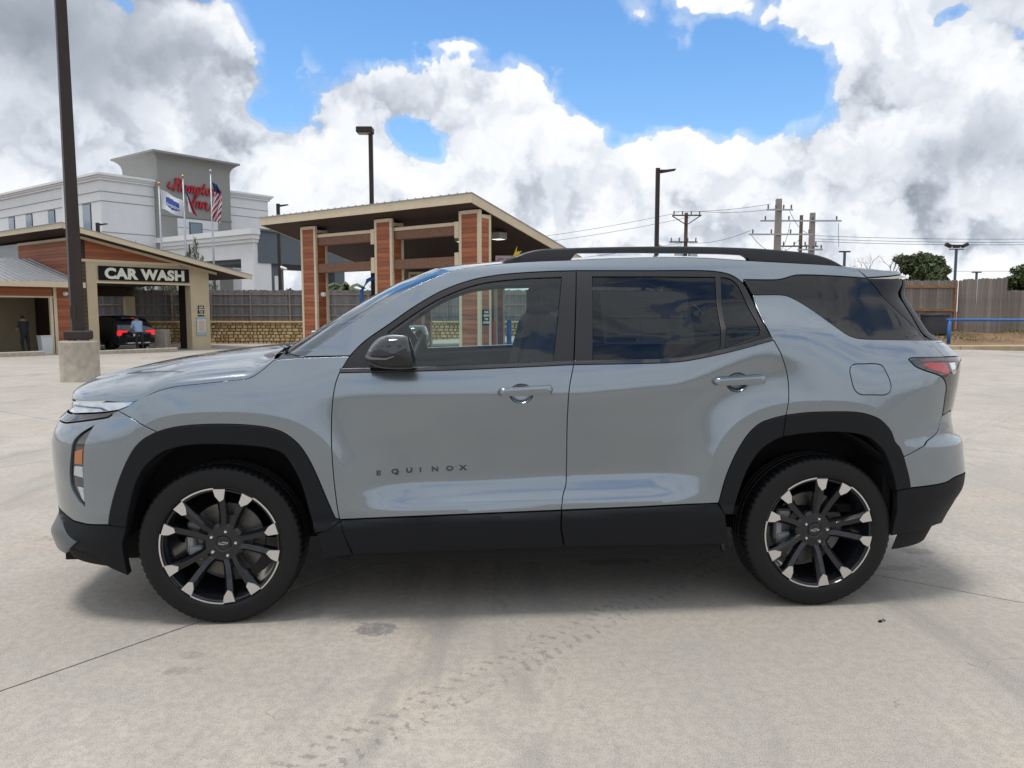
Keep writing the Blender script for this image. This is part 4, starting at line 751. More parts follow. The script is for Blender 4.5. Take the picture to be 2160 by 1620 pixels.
# tailgate glass and spoiler top: the rear of the greenhouse between the two spoiler sides
zz = np.linspace(1.235, 1.545, 14); rows = []
for z in zz:
    a = np.linspace(3.46, A1, 26); p = F(a, np.full_like(a, z)); l = np.stack([p[:, 0], -p[:, 1], p[:, 2]], 1)
    rows.append(np.concatenate([l, (l * np.array([1, -1, 1]))[::-1][1:]]))
grid_mesh('rear_window', rows, mat('tinted_rear_black', (.006, .006, .007), .35, spec=.12))
r0 = rows[-1]; last = rc[-1]; top = []
for t in np.linspace(0, 1, 8):
    s = np.linspace(-1, 1, 51)
    q = 1 - np.abs(s) ** 2.6
    st = np.stack([np.full(51, last[0]), s * last[1], last[2] + .035 * q], 1)
    top.append(st * (1 - t) + (r0 + np.array([.01, 0, .012])) * t + np.array([0, 0, .01 * math.sin(math.pi * t)]))
grid_mesh('roof_spoiler', top, PAINT)
# ---- roof rails
def rail(s):
    top = np.array(catmull(RAIL['top'], .02)); x0, x1 = top[0, 0], top[-1, 0]
    xs_ = np.linspace(x0, x1, 90); zt = np.interp(xs_, top[:, 0], top[:, 1])
    lowbar = np.interp(xs_, [1.20, 1.65, 1.883, 2.13, 2.327, 2.464, 3.0], [1.655, 1.663, 1.666, 1.665, 1.663, 1.657, 1.62])
    foot = np.interp(xs_, [1.255, 1.425, 1.612, 2.453, 2.661, 2.943], [1.608, 1.616, 1.626, 1.628, 1.617, 1.60])
    f1 = 1 - np.clip((xs_ - 1.588) / .028, 0, 1); f2_ = np.clip((xs_ - 2.44) / .035, 0, 1); k = np.maximum(f1, f2_)
    zl = np.minimum(lowbar * (1 - k) + foot * k, zt - .001)
    rows_ = []; yc = .615; hw = .019
    for x, a, b in zip(xs_, zt, zl):
        h = a - b; e = min(1, h / .03); w = hw * (.35 + .65 * e); r = min(.010, h * .3)
        sec = [(-w, b), (-w, a - r), (-w + r * .5, a - r * .25), (-w + r, a), (w - r, a), (w, a - r), (w, b)]
        rows_.append([(x, s * yc + q[0] * (1 if s < 0 else -1) - (-.02 * s if False else 0), q[1]) for q in sec])
    mb = MB(); n = len(rows_[0]); V = [p for r_ in rows_ for p in r_]
    mb.add(V, [(i * n + j, i * n + (j + 1) % n, (i + 1) * n + (j + 1) % n, (i + 1) * n + j) for i in range(len(rows_) - 1) for j in range(n)])
    mb.build('roof_rail', TRIM, CAR, smooth=True, angle=35)
rail(-1); rail(1)
# ---- side mirrors
def mirror(s, parent):
    prof = [(.645, 1.196), (.652, 1.212), (.672, 1.245), (.705, 1.276), (.745, 1.289), (.79, 1.290), (.826, 1.284), (.838, 1.262), (.848, 1.225), (.855, 1.180), (.850, 1.152), (.82, 1.146), (.74, 1.147), (.69, 1.156), (.655, 1.176)]
    P = np.array(catmull(prof + [prof[0]], .012)[:-1]); c = P.mean(0); rows_ = []
    ts = np.linspace(-1, 1, 17)
    for t in ts:
        k = (1 - abs(t) ** 3.2) ** (1 / 2.6) if abs(t) < 1 else .02
        fx = .025 * (t + 1) / 2
        q = c + (P - c) * max(k, .02)
        rows_.append([(p[0] + fx, s * (1.035 + .105 * t), p[1]) for p in q])
    n = len(P); V = [p for r_ in rows_ for p in r_]
    fs = [(i * n + j, i * n + (j + 1) % n, (i + 1) * n + (j + 1) % n, (i + 1) * n + j) for i in range(16) for j in range(n)]
    mb = MB(); zz_ = np.array([np.mean([V[k][2] for k in f]) for f in fs])
    mb.v = V; mb.f = fs; mb.mi = [0 if z > 1.225 else 1 for z in zz_]
    o = mb.build('side_mirror', [GBLK, mat('mirror_lower_black', (.014, .014, .016), .22)], parent, smooth=True)
    MB().prism([(.665, 1.148), (.86, 1.143), (.85, 1.17), (.69, 1.175)], s * .89, s * 1.0, 'xz').build('mirror_arm', TRIM, o)
    MB().prism([(.672, 1.209), (.70, 1.199), (.755, 1.196), (.79, 1.207), (.785, 1.201), (.755, 1.190), (.69, 1.191), (.672, 1.199)], s * 1.115, s * 1.1425, 'xz').build('turn_repeater', mat('repeater_grey', (.16, .16, .17), .2), o)
mirror(-1, FD[0]); mirror(1, FD[1])
# ---- door handles over dished cups
def handle(parents, x0, x1, z0, z1, cx, cz):
    cup = ell(cx, cz, .053, .044, 40)
    for s, par in ((-1, parents[0]), (1, parents[1])):
        rr = []; dm = np.array([cx, cz])
        for k, (sc_, dp) in enumerate(((1.0, .002), (.94, .007), (.8, .013), (.5, .018), (.02, .019))):
            q = dm + (cup - dm) * sc_; p = S3(q[:, 0], q[:, 1]); p[:, 1] += dp; rr.append(p * np.array([1, -s, 1]) if s > 0 else p)
        n = 40; V = np.concatenate(rr); mb = MB().add(V, [(i * n + j, i * n + (j + 1) % n, (i + 1) * n + (j + 1) % n, (i + 1) * n + j) for i in range(4) for j in range(n)])
        mb.build('handle_cup', PAINT, par, smooth=True)
        rows_ = []; m_ = 24
        for i in range(m_ + 1):
            t = i / m_; x = x0 + (x1 - x0) * t; zc_ = z0 + (z1 - z0) * t; e = min(t, 1 - t) * (x1 - x0)
            hh = (.0175 + .004 * t) * min(1, (e / .02) ** .5 + .15); y0 = float(S3(np.array([x]), np.array([zc_]))[0, 1])
            yo = y0 - .036 * min(1, (e / .03) ** .6 + .25); yi = y0 - .012 * min(1, e / .03) + .004
            sec = [(yi, zc_ - hh), (yo + .006, zc_ - hh), (yo, zc_ - hh * .2), (yo + .003, zc_ + hh * .65), (yo + .013, zc_ + hh), (yi, zc_ + hh)]
            rows_.append([(x, y if s < 0 else -y, z) for y, z in sec])
        n = 6; V = [p for r_ in rows_ for p in r_]
        mb = MB().add(V, [(i * n + j, i * n + (j + 1) % n, (i + 1) * n + (j + 1) % n, (i + 1) * n + j) for i in range(m_) for j in range(n)] + [tuple(range(n)), tuple(m_ * n + j for j in range(n))])
        mb.build('door_handle', PAINT, par, smooth=True, angle=40)
handle(FD, 1.222, 1.470, 1.032, 1.043, 1.329, 1.022)
handle(RD, 2.190, 2.437, 1.072, 1.082, 2.309, 1.066)
# ---- badge letters along the front door
LET = [('E', .686, .675), ('Q', .751, .677), ('U', .815, .679), ('I', .874, .680), ('N', .928, .682), ('O', .993, .684), ('X', 1.055, .686)]
for ch, x, zc_ in LET:
    me = text_mesh(ch, .030, extrude=.0015, bold=.0012, xs=1.38, align='LEFT'); me.materials.clear(); me.materials.append(GBLK)
    y = float(S3(np.array([x + .01]), np.array([zc_]))[0, 1])
    o = link('badge_letter', me, FD[0]); o.location = (x, y - .0022, zc_ - .0105)

# ---- wheels
def wheel_meshes():
    # everything is drawn round the wheel's own axis; outer face towards -y
    tb = MB(); seg = 288; V = []
    prof = [(.252, .030), (.259, .012), (.267, .004), (.275, .0005), (.292, .000), (.315, .001), (.330, .003), (.340, .007), (.347, .013), (.351, .022), (.3530, .036), (.3540, .055), (.354, .078), (.347, .080), (.347, .088), (.354, .090), (.355, .112), (.348, .114), (.348, .122), (.355, .124), (.354, .146), (.347, .148), (.347, .156), (.354, .158), (.3535, .180), (.350, .197), (.340, .214), (.322, .227), (.292, .235), (.262, .231), (.256, .222), (.252, .205)]
    n = len(prof)
    for k in range(seg):
        t = 2 * math.pi * k / seg
        for i, (r, h) in enumerate(prof):
            r = r + (r - .25) * .035 if r > .25 else r
            if i in (8, 9, 10, 11, 24, 25) and k % 4 == 0: r -= .006
            if i in (12, 15, 16, 19, 20, 23) and k % 4 == 2: r -= .003
            V.append((r * math.cos(t), h, r * math.sin(t)))
    tb.add(V, [(k * n + i, k * n + i + 1, ((k + 1) % seg) * n + i + 1, ((k + 1) % seg) * n + i) for k in range(seg) for i in range(n - 1)])
    rim = MB()
    rim.lathe([(.243, .016), (.2495, .006), (.2535, .009), (.256, .018), (.250, .030), (.236, .036), (.230, .075), (.222, .12), (.218, .215), (.214, .215), (.218, .12), (.226, .060), (.229, .030), (.236, .012), (.243, .010)], 96, 'y', close=True)
    # hub
    rim.lathe([(.001, .052), (.030, .051), (.036, .046), (.074, .050), (.086, .060), (.088, .12), (.02, .12)], 48, 'y')
    PH = [90 - a for a in (15.0, 87.0, 159.0, 231.0, 303.0)]
    ma = []
    def pol(r, a): return (r * math.cos(R(a)), r * math.sin(R(a)))
    for ph in PH:
        for sg in (-1, 1):
            st = [(.060, 22, 36, .052, .10), (.100, 14.0, 20.5, .040, .085), (.150, 13.4, 14.5, .026, .07), (.200, 13.8, 11.6, .012, .06), (.2395, 14.2, 11.0, .006, .055)]
            rows_ = []
            for (r, c_, wd, yt, yb) in st:
                h = wd / 2; inner_e = c_ - h * .9; outer_e = c_ + h * .9
                a_in = pol(r, ph + sg * inner_e); a_ri = pol(r, ph + sg * (c_ + h * .25)); a_ou = pol(r, ph + sg * outer_e)
                rows_.append([(a_in[0], yb, a_in[1]), (a_in[0], yt + .004, a_in[1]), (a_ri[0], yt, a_ri[1]), (a_ou[0], yt + .016, a_ou[1]), (a_ou[0], yb, a_ou[1])])
            m_ = 5; V = [p for r_ in rows_ for p in r_]
            rim.add(V, [(i * m_ + j, i * m_ + (j + 1) % m_, (i + 1) * m_ + (j + 1) % m_, (i + 1) * m_ + j) for i in range(len(rows_) - 1) for j in range(m_)] + [tuple(range(m_)), tuple((len(rows_) - 1) * m_ + j for j in range(m_))])
            # machined tip facing outwards
            q = [pol(.2465, ph + sg * 8.4), pol(.203, ph + sg * 9.0), pol(.192, ph + sg * 13.6), pol(.215, ph + sg * 18.6), pol(.236, ph + sg * 19.8), pol(.2465, ph + sg * 19.8)]
            ma.append(('machined_spoke_tip', MB().prism([(a, b) for a, b in q], .0015, .010, 'xz')))
        # machined lip between neighbouring pairs
        a0, a1 = ph + 19.6, ph + 72 - 19.6; ns = 14
        q = [pol(.2515, a0 + (a1 - a0) * i / ns) for i in range(ns + 1)] + [pol(.2452, a1 - (a1 - a0) * i / ns) for i in range(ns + 1)]
        ma.append(('machined_lip', MB().prism(q, .0035, .010, 'xz')))
        rim_web = [pol(.060, ph - 12), pol(.120, ph - 7), pol(.120, ph + 7), pol(.060, ph + 12)]
        rim.prism(rim_web, .075, .10, 'xz')
    nut = MB()
    nut.lathe([(.0001, .036), (.006, .0365), (.0095, .041), (.0105, .046), (.0105, .060)], 6, 'y')
    cap = MB().lathe([(.0001, .0475), (.026, .0475), (.030, .050), (.030, .056)], 40, 'y')
    bw = .020; bh = .0062
    bow = [(-bw, -bh * .6), (-bw * .45, -bh * .6), (-bw * .45, -bh), (bw * .33, -bh), (bw * .40, -bh * .5), (bw * .95, -bh * .5), (bw, bh * .6), (bw * .45, bh * .6), (bw * .45, bh), (-bw * .33, bh), (-bw * .40, bh * .5), (-bw * .95, bh * .5)]
    bow = [(x + z * .55, z) for x, z in bow]
    emb = MB(); inn = [(x * .84, z * .62) for x, z in bow]
    no_ = len(bow); emb.add([(x, .0468, z) for x, z in bow] + [(x, .0468, z) for x, z in inn], [(i, (i + 1) % no_, no_ + (i + 1) % no_, no_ + i) for i in range(no_)])
    disc = MB().lathe([(.06, .125), (.062, .105), (.085, .103), (.086, .118), (.168, .118), (.168, .140), (.06, .140)], 64, 'y')
    cal = MB()
    for i in range(2):
        zc_ = .055 - i * .11
        cal.bbox(-.168, -.098, .088, .165, zc_ - .038, zc_ + .036, .008)
    cal.bbox(-.178, -.135, .092, .16, -.06, .06, .01)
    for m_ in [rim] + [q[1] for q in ma]: m_.v = [(x * 1.045, y, z * 1.045) for x, y, z in m_.v]
    return tb, rim, ma, nut, cap, emb, disc, cal, PH
tb, rimb, mab, nutb, capb, embb, discb, calb, PHS = wheel_meshes()
def wheel(x, s, spin=0.0, first=None):
    zc_ = .356
    rim_o = rimb.build('wheel', ALUB, CAR, smooth=True, angle=28)
    tb.build('tyre', RUB, rim_o, smooth=True, angle=30)
    for nm, mb_ in mab: mb_.build(nm, MACH, rim_o)
    for ph in PHS:
        n = nutb.build('lug_nut', CHRM, rim_o, smooth=True, angle=25); n.location = (.057 * math.cos(R(ph)), 0, .057 * math.sin(R(ph)))
    c = capb.build('centre_cap', ALUB, rim_o, smooth=True, angle=30); embb.build('cap_emblem', CHRM, rim_o)
    discb.build('brake_disc', STEEL, rim_o, smooth=True, angle=30)
    calb.build('brake_caliper', CALI, rim_o)
    y = -.918 if s < 0 else .918
    rim_o.location = (x, y, zc_); rim_o.rotation_euler = (0, 0, 0 if s < 0 else math.pi)
    return rim_o
wf = wheel(.0, -1)
def place(x, s):
    c = copy_tree(wf, CAR); c.location = (x, (.918 * s), .356); c.rotation_euler = (0, 0, 0 if s < 0 else math.pi); return c
place(2.73, -1); place(0, 1); place(2.73, 1)
# ---- wheel wells, floor pan
for xc, r in ((.02, .455), (2.715, .45)):
    for s in (-1, 1):
        mb = MB(); n = 26; V = []
        for k in range(n + 1):
            t = math.pi * (.0 + 1.0 * k / n)
            for y in (.90, .62):
                V.append((xc + r * math.cos(t), s * y, .375 + (r + .02) * math.sin(t)))
        mb.add(V, [(2 * k, 2 * k + 1, 2 * k + 3, 2 * k + 2) for k in range(n)])
        o_ = len(V); mb.add([(xc + r * 1.02 * math.cos(math.pi * (k / n)), s * .62, .375 + (r + .02) * math.sin(math.pi * (k / n))) for k in range(n + 1)], [tuple(range(n + 1))])
        mb.build('wheel_liner', DARK, CAR)
MB().box(-.40, 3.0, -.60, .60, .30, .40).build('floor_pan', DARK, CAR)
for s in (-1, 1):
    ya, yb = (-.62, -.60) if s < 0 else (.60, .62)
    MB().box(-.80, -.30, ya, yb, .22, .50).build('splash_wall', DARK, CAR); MB().box(3.0, 3.45, ya, yb, .27, .66).build('splash_wall', DARK, CAR)
    MB().box(3.06, 3.10, s * .86 if s < 0 else .55, -.55 if s < 0 else .86, .34, .66).build('splash_shield', DARK, CAR)
mb = MB(); mb.box(.50, 2.26, -.90, .90, .27, .34); mb.build('underbody', DARK, CAR)
for xx in (2.25,):
    MB().prism([(xx, .36), (xx + .05, .36), (xx + .035, .26)], -.88, -.70, 'xz').build('mud_deflector', TRIM, CAR)

# ---- cabin
cab = MB().box(.45, 3.1, -.80, .80, .42, .46).build('cabin_floor', DARK, CAR)
def seat(x, y, w):
    st = MB()
    st.bbox(x - .26, x + .26, y - w, y + w, .62, .80, .05)
    o = st.build('seat', CLOTH, CAR, smooth=True, angle=50)
    b = MB(); q = [(x + .16, .74), (x + .22, 1.00), (x + .30, 1.32), (x + .33, 1.37), (x + .40, 1.36), (x + .39, 1.25), (x + .32, .95), (x + .30, .70)]
    b.prism(q, y - w, y + w, 'xz'); b.build('backrest', CLOTH, o)
    h = MB(); h.bbox(x + .335, x + .43, y - .13, y + .13, 1.385, 1.545, .035); h.build('headrest', CLOTH, o, smooth=True, angle=50)
seat(1.15, -.38, .25); seat(1.15, .38, .25); seat(2.05, -.36, .30); seat(2.05, .36, .30)
d = MB(); d.prism([(.30, .70), (.33, 1.15), (.42, 1.168), (.62, 1.16), (.70, 1.10), (.66, .85), (.60, .70)], -.80, .80, 'xz'); d.build('dashboard', DASH, CAR)
sw = MB(); pts = []
cx, cy, cz = .80, -.38, 1.09; ux = Vector((-.42, 0, .91)).normalized()
for k in range(33):
    t = 2 * math.pi * k / 32; p = Vector((cx, cy, cz)) + Vector((0, 1, 0)) * (.185 * math.cos(t)) + Vector((.42, 0, .91)).normalized() * (.185 * math.sin(t)); pts.append(p)
sw.tube(pts, .016, 10); sw.tube([(cx, cy - .17, cz), (cx, cy + .17, cz)], .02, 8); sw.tube([(cx, cy, cz), (cx - .16, cy, cz - .07)], .035, 8); sw.tube([(cx, cy, cz), (cx - .05, cy, cz - .16)], .02, 8)
sw.build('steering_wheel', DASH, CAR, smooth=True)
MB().bbox(.84, .87, -.10, .13, 1.455, 1.515, .01).build('rear_view_mirror', DASH, CAR)
# headliner and pillars inside
rows = []
for e in rc[::2]:
    s = np.linspace(-1, 1, 9); rows.append(np.stack([e[0] + 0 * s, s * (e[1] - .03), np.full(9, e[2] - .045) + .02 * (1 - s * s)], 1))
grid_mesh('headliner', rows, mat('light_headliner', (.30, .30, .30), .9), up=False)
for s in (-1, 1):
    MB().add([(x, s * y, z) for x, y, z in ((1.55, .84, .46), (1.70, .84, .46), (1.70, .76, .46), (1.55, .76, .46), (1.545, .85, 1.14), (1.66, .85, 1.14), (1.66, .79, 1.14), (1.545, .79, 1.14), (1.55, .665, 1.57), (1.66, .665, 1.57), (1.66, .60, 1.57), (1.55, .60, 1.57))], [(i + k, (i + 1) % 4 + k, (i + 1) % 4 + k + 4, i + k + 4) for k in (0, 4) for i in range(4)]).build('inner_pillar', DASH, CAR)
    MB().prism([(.62, .46), (1.56, .46), (1.56, 1.135), (.62, 1.10)], s * .875, s * .80, 'xz').build('door_lining', DASH, CAR)
    MB().prism([(1.62, .46), (2.10, .46), (2.16, .70), (2.28, .92), (2.45, 1.0), (2.45, 1.20), (2.2, 1.15), (1.62, 1.14)], s * .875, s * .80, 'xz').build('door_lining', DASH, CAR)
# ---- price sticker behind the rear window
def sticker():
    def P(x, z, d=.02):
        p = S3(np.array([x]), np.array([z]))[0]; return (x, p[1] + d, z)
    par = RD[0]
    pa = mat('sticker_paper', (.85, .88, .85), .7); ink = mat('sticker_ink', (.03, .03, .035), .7); ink2 = mat('sticker_grey', (.40, .44, .40), .7)
    def quad(x0, x1, z0, z1, m, d, name, parent):
        n = 4; V = []
        for j in range(n + 1):
            for i in range(n + 1): V.append(P(x0 + (x1 - x0) * i / n, z0 + (z1 - z0) * j / n, d))
        o_ = MB().add(V, [(j * (n + 1) + i, j * (n + 1) + i + 1, (j + 1) * (n + 1) + i + 1, (j + 1) * (n + 1) + i) for j in range(n) for i in range(n)]).build(name, m, parent); return o_
    st = quad(1.712, 2.125, 1.238, 1.478, pa, .020, 'window_sticker', par)
    mb = MB()
    def bar(x0, x1, z0, z1): mb.add([P(x0, z0, .0185), P(x1, z0, .0185), P(x1, z1, .0185), P(x0, z1, .0185)], [(0, 1, 2, 3)])
    bar(1.725, 1.86, 1.248, 1.268); bar(1.895, 2.005, 1.278, 1.286); bar(1.725, 2.085, 1.352, 1.357); bar(1.885, 1.888, 1.25, 1.35); bar(1.91, 1.975, 1.385, 1.388); bar(2.005, 2.006, 1.27, 1.35)
    for k in range(9): bar(1.735, 1.735 + .06 + .05 * ((k * 7) % 5) / 5, 1.33 - .006 * k, 1.3312 - .006 * k)
    for k in range(10): bar(2.015, 2.015 + .03 + .04 * ((k * 5) % 4) / 4, 1.345 - .0075 * k, 1.3462 - .0075 * k)
    for k in range(12): bar(1.74, 1.74 + .10 + .2 * ((k * 3) % 7) / 7, 1.46 - .0075 * k, 1.4608 - .0075 * k)
    mb.build('sticker_print', ink, par)
    put_text('sticker_number', '-27', .026, ink, par, (1.738, P(1.738, 1.33, .018)[1], 1.328), extrude=0, align='LEFT')
sticker()

# ================================================================== buildings and background
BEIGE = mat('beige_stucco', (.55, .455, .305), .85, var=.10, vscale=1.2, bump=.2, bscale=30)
CREAM = mat('cream_trim', (.64, .54, .385), .7, var=.08, vscale=2)
SIDE = [mat('red_brown_siding_%s' % n, c, .6, var=.22, vscale=2.5, stretch=(.5, .5, 6)) for n, c in (('warm', (.34, .105, .042)), ('dark', (.28, .084, .036)), ('pale', (.39, .130, .056)))]
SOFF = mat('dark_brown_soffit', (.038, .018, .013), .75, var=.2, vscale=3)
ROOFM = mat('grey_metal_roof', (.33, .34, .35), .4, metal=.4, var=.12, vscale=2)
BRONZE = mat('bronze_pole', (.042, .032, .028), .5, var=.15, vscale=4, spec=.25)
TIMB = mat('weathered_timber', (.22, .115, .075), .85, var=.45, vscale=4, stretch=(.6, 6, 6), bump=.4, bscale=20)
FEN = [mat('grey_fence_wood_%s' % n, c, .9, var=.3, vscale=5, stretch=(6, 6, .6)) for n, c in (('mid', (.235, .205, .18)), ('dark', (.205, .178, .158)), ('pale', (.27, .235, .205)))]
FEN2 = [mat('blue_grey_fence_wood_%s' % n, c, .9, var=.3, vscale=5, stretch=(6, 6, .6)) for n, c in (('mid', (.185, .178, .180)), ('dark', (.155, .150, .153)), ('pale', (.215, .205, .205)))]
FRAIL = mat('fence_rail_wood', (.25, .20, .165), .9, var=.3, vscale=4)
CONC = mat('pale_concrete', (.42, .38, .31), .9, var=.25, vscale=5, bump=.4, bscale=40)
WHITE = mat('white_stucco', (.80, .81, .82), .85, var=.05, vscale=.6)
WTRIM = mat('white_cornice', (.82, .83, .84), .75)
GREY = mat('grey_stucco', (.31, .31, .295), .85, var=.05, vscale=.6)
SLATE = mat('slate_blue_stucco', (.125, .15, .175), .85, var=.06, vscale=.6)
WING = mat('window_glass_blue', (.10, .16, .22), .05, metal=.4, coat=1.0)
WFR = mat('bronze_window_frame', (.03, .03, .032), .4)
REDS = mat('red_sign_letters', (.42, .012, .022), .4)
BLACK = mat('sign_black', (.010, .010, .013), .6, spec=.15)
IVORY = mat('sign_ivory', (.72, .73, .62), .6)
BLUE = mat('blue_paint', (.02, .13, .38), .45, var=.15, vscale=6)
ALU = mat('galvanised_metal', (.42, .44, .46), .45, metal=.6, var=.15, vscale=8)
def frame(name, label, cat, O, z=None, group=None):
    return thing(name, label, cat, (O[0], O[1], G(O[0], O[1]) if z is None else z), YAW, group)
# local frames: x runs along E1 (to the right, away), y along E2 (to the left, away)
def siding(parent, along, a0, a1, face, z0, z1, step=.165, th=.022, side=-1, top=None, name='siding_board', limit=None):
    """lap boards on a wall: along 'x' or 'y', each board its own mesh, leaning out at its foot"""
    z = z0; k = 0
    while z < z1 - .02:
        h = min(step, z1 - z); A, B = a0, a1
        if top: A, B = top(z + h * .5, a0, a1)
        if B - A > .03:
            p = [(face, z), (face + side * th, z), (face + side * th * .45, z + h - .006), (face, z + h - .006)]
            mb = MB()
            if along == 'x': mb.prism(p, A, B, 'yz')
            else: mb.prism(p, A, B, 'xz')
            mb.build(name, SIDE[(k * 5 + int(abs(a0) * 7)) % 3], parent)
        z += step; k += 1

# ------------------------------------------------------------------ vacuum pavilion (middle)
PA = (-1.337, 26.0)
pv = frame('pavilion', 'open pavilion with sloping metal roof and red-brown plank columns behind the grey SUV', 'pavilion', PA, 0.0)
zt = 5.27; sl_ = -.252; W_ = 11.65; D_ = 9.6
def slab(parent, x0, x1, y0, y1, zf, th, name, m):
    MB().add([(x0, y0, zf(x0) - th), (x1, y0, zf(x1) - th), (x1, y1, zf(x1) - th), (x0, y1, zf(x0) - th), (x0, y0, zf(x0)), (x1, y0, zf(x1)), (x1, y1, zf(x1)), (x0, y1, zf(x0))],
             [(0, 3, 2, 1), (4, 5, 6, 7), (0, 1, 5, 4), (1, 2, 6, 5), (2, 3, 7, 6), (3, 0, 4, 7)]).build(name, m, parent)
zr = lambda x: zt + sl_ * x
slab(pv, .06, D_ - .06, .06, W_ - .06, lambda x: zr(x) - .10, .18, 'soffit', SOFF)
rf = MB(); slab(pv, -.03, D_ + .03, -.03, W_ + .03, lambda x: zr(x) + .025, .03, 'roof', ROOFM)
for k in range(30):
    y = .2 + k * .39
    MB().add([(-.03, y, zr(-.03) + .027), (D_, y, zr(D_) + .027), (D_, y + .04, zr(D_) + .027), (-.03, y + .04, zr(-.03) + .027), (-.03, y + .01, zr(-.03) + .06), (D_, y + .01, zr(D_) + .06), (D_, y + .03, zr(D_) + .06), (-.03, y + .03, zr(-.03) + .06)],
             [(4, 5, 6, 7), (0, 1, 5, 4), (1, 2, 6, 5), (2, 3, 7, 6), (3, 0, 4, 7)]).build('roof_seam', ROOFM, pv)
MB().box(0, .05, 0, W_, zt - .30, zt - .006).build('front_fascia', CREAM, pv)
for y0, y1 in ((-.004, .045), (W_ - .045, W_ + .004)):
    MB().add([(x, y, zr(x) - d) for y in (y0, y1) for x, d in ((.052, .30), (D_, .30), (D_, .004), (.052, .004))], [(0, 1, 2, 3), (7, 6, 5, 4), (0, 4, 5, 1), (1, 5, 6, 2), (2, 6, 7, 3), (3, 7, 4, 0)]).build('side_fascia', CREAM, pv)
def column(x0, y0, name='column', wx=.62, wy=.92):
    x1, y1 = x0 + wx, y0 + wy; ztop = lambda x: zr(x) - .30
    zb = -.45
    c = MB().box(x0 + .03, x1 - .03, y0 + .03, y1 - .03, zb, ztop(x1)).build(name, SOFF, pv)
    siding(c, 'y', y0 + .10, y1 - .10, x0 + .03, zb + .05, ztop(x0) - .12, side=-1)
    siding(c, 'x', x0 + .10, x1 - .10, y0 + .03, zb + .05, ztop(x1) - .12, side=-1)
    for xx in (x0, x1 - .11):
        for yy in (y0, y1 - .11):
            MB().bbox(xx - .012 * (xx == x0), xx + .11 + .012 * (xx != x0), yy - .012 * (yy == y0), yy + .11 + .012 * (yy != y0), zb, ztop(xx) - .02, .012).build('corner_board', CREAM, c)
    MB().box(x0 - .015, x0 + .03, y0 + .112, y1 - .112, ztop(x0) - .14, ztop(x0) - .02).build('cap_board', CREAM, c)
    MB().box(x0 + .112, x1 - .112, y0 - .015, y0 + .03, ztop(x1) - .14, ztop(x1) - .02).build('cap_board', CREAM, c)
    return c
XF = .55
cols = [column(XF, .12), column(XF, 4.35), column(XF, 8.75)]
for y in (.12, 4.35, 8.75): column(XF + 6.3, y)
def beams(y0, y1):
    for z0, z1, xx in ((4.02, 4.34, XF + .10), (2.92, 3.28, XF + .06)):
        MB().bbox(xx, xx + .26, y0 - .03, y1 + .03, z0, z1, .02).build('timber_beam', TIMB, pv)
    MB().box(XF + .08, XF + .40, y0, y1, 4.342, 4.46).build('beam_cap', CREAM, pv)
    for yy in (y0, y1 - .05):
        for z0, z1 in ((3.90, 4.46), (2.82, 3.40)):
            MB().box(XF - .03, XF + .05, yy + (.0 if yy == y0 else .0), yy + .05 + (.14 if yy == y0 else 0) - (0 if yy == y0 else .0), z0, z1).build('beam_bracket', CREAM, pv)
beams(1.04, 4.35); beams(5.27, 8.75)
for y in (1.1, 5.4):   # rear cross beams, seen through
    MB().bbox(XF + 6.4, XF + 6.7, y, y + 3.2, 2.35, 2.65, .02).build('timber_beam', SOFF, pv)
for x, y in ((2.6, 2.6), (2.6, -.0 + .9), (5.4, 6.5)):
    t_ = MB().box(x - .22, x + .22, y - .22, y + .22, zr(x) - .62, zr(x) - .38).build('canopy_light', mat('light_housing', (.30, .28, .25), .5), pv)
    MB().box(x - .17, x + .17, y - .17, y + .17, zr(x) - .632, zr(x) - .622).build('light_lens', mat('lit_lens', (.9, .88, .82), .4, emit=(1, .95, .85), es=1.1), t_)
def small_sign(parent, x, y, z, name='antenna_sign', face='y'):
    s = MB().box(x - .17, x + .17, y - .03, y - .003, z - .27, z + .27).build(name, BLACK, parent)
    for k, wd in enumerate(('PLEASE', 'REMOVE', 'YOUR', 'ANTENNA')):
        put_text('sign_text', wd, .105, IVORY, s, (x, y - .034, z + .15 - k * .12), extrude=.002, bold=.004, xs=.72)
small_sign(cols[0], XF + .31, .12, 1.15)
# door camera on the far column
MB().lathe([(.001, -.17), (.08, -.165), (.09, -.10), (.10, 0)], 20, 'y', c=(XF + .31, 8.75, 2.05)).build('security_camera', mat('camera_white', (.8, .8, .8), .4), cols[2], smooth=True)
# lightning sign near the far right of the pavilion
sg = tag(MB().bbox(-.62, .95, 29.0, 29.06, 3.06, 3.43, .015).build('car_sign', mat('sign_grey', (.42, .40, .42), .5)), 'grey sign lettered CAR in pink beneath the pavilion roof', 'sign')
put_text('sign_text', 'CAR', .33, mat('sign_pink', (.55, .06, .14), .5), sg, (-.56, 28.992, 3.10), extrude=.004, bold=.008, xs=1.12, align='LEFT')
MB().prism([(.02, 3.36), (.20, 3.80), (.17, 3.56), (.36, 3.60), (.06, 3.20), (.14, 3.42)], 28.93, 28.985, 'xz').build('lightning_bolt', mat('bolt_yellow', (.80, .55, .02), .5), sg)
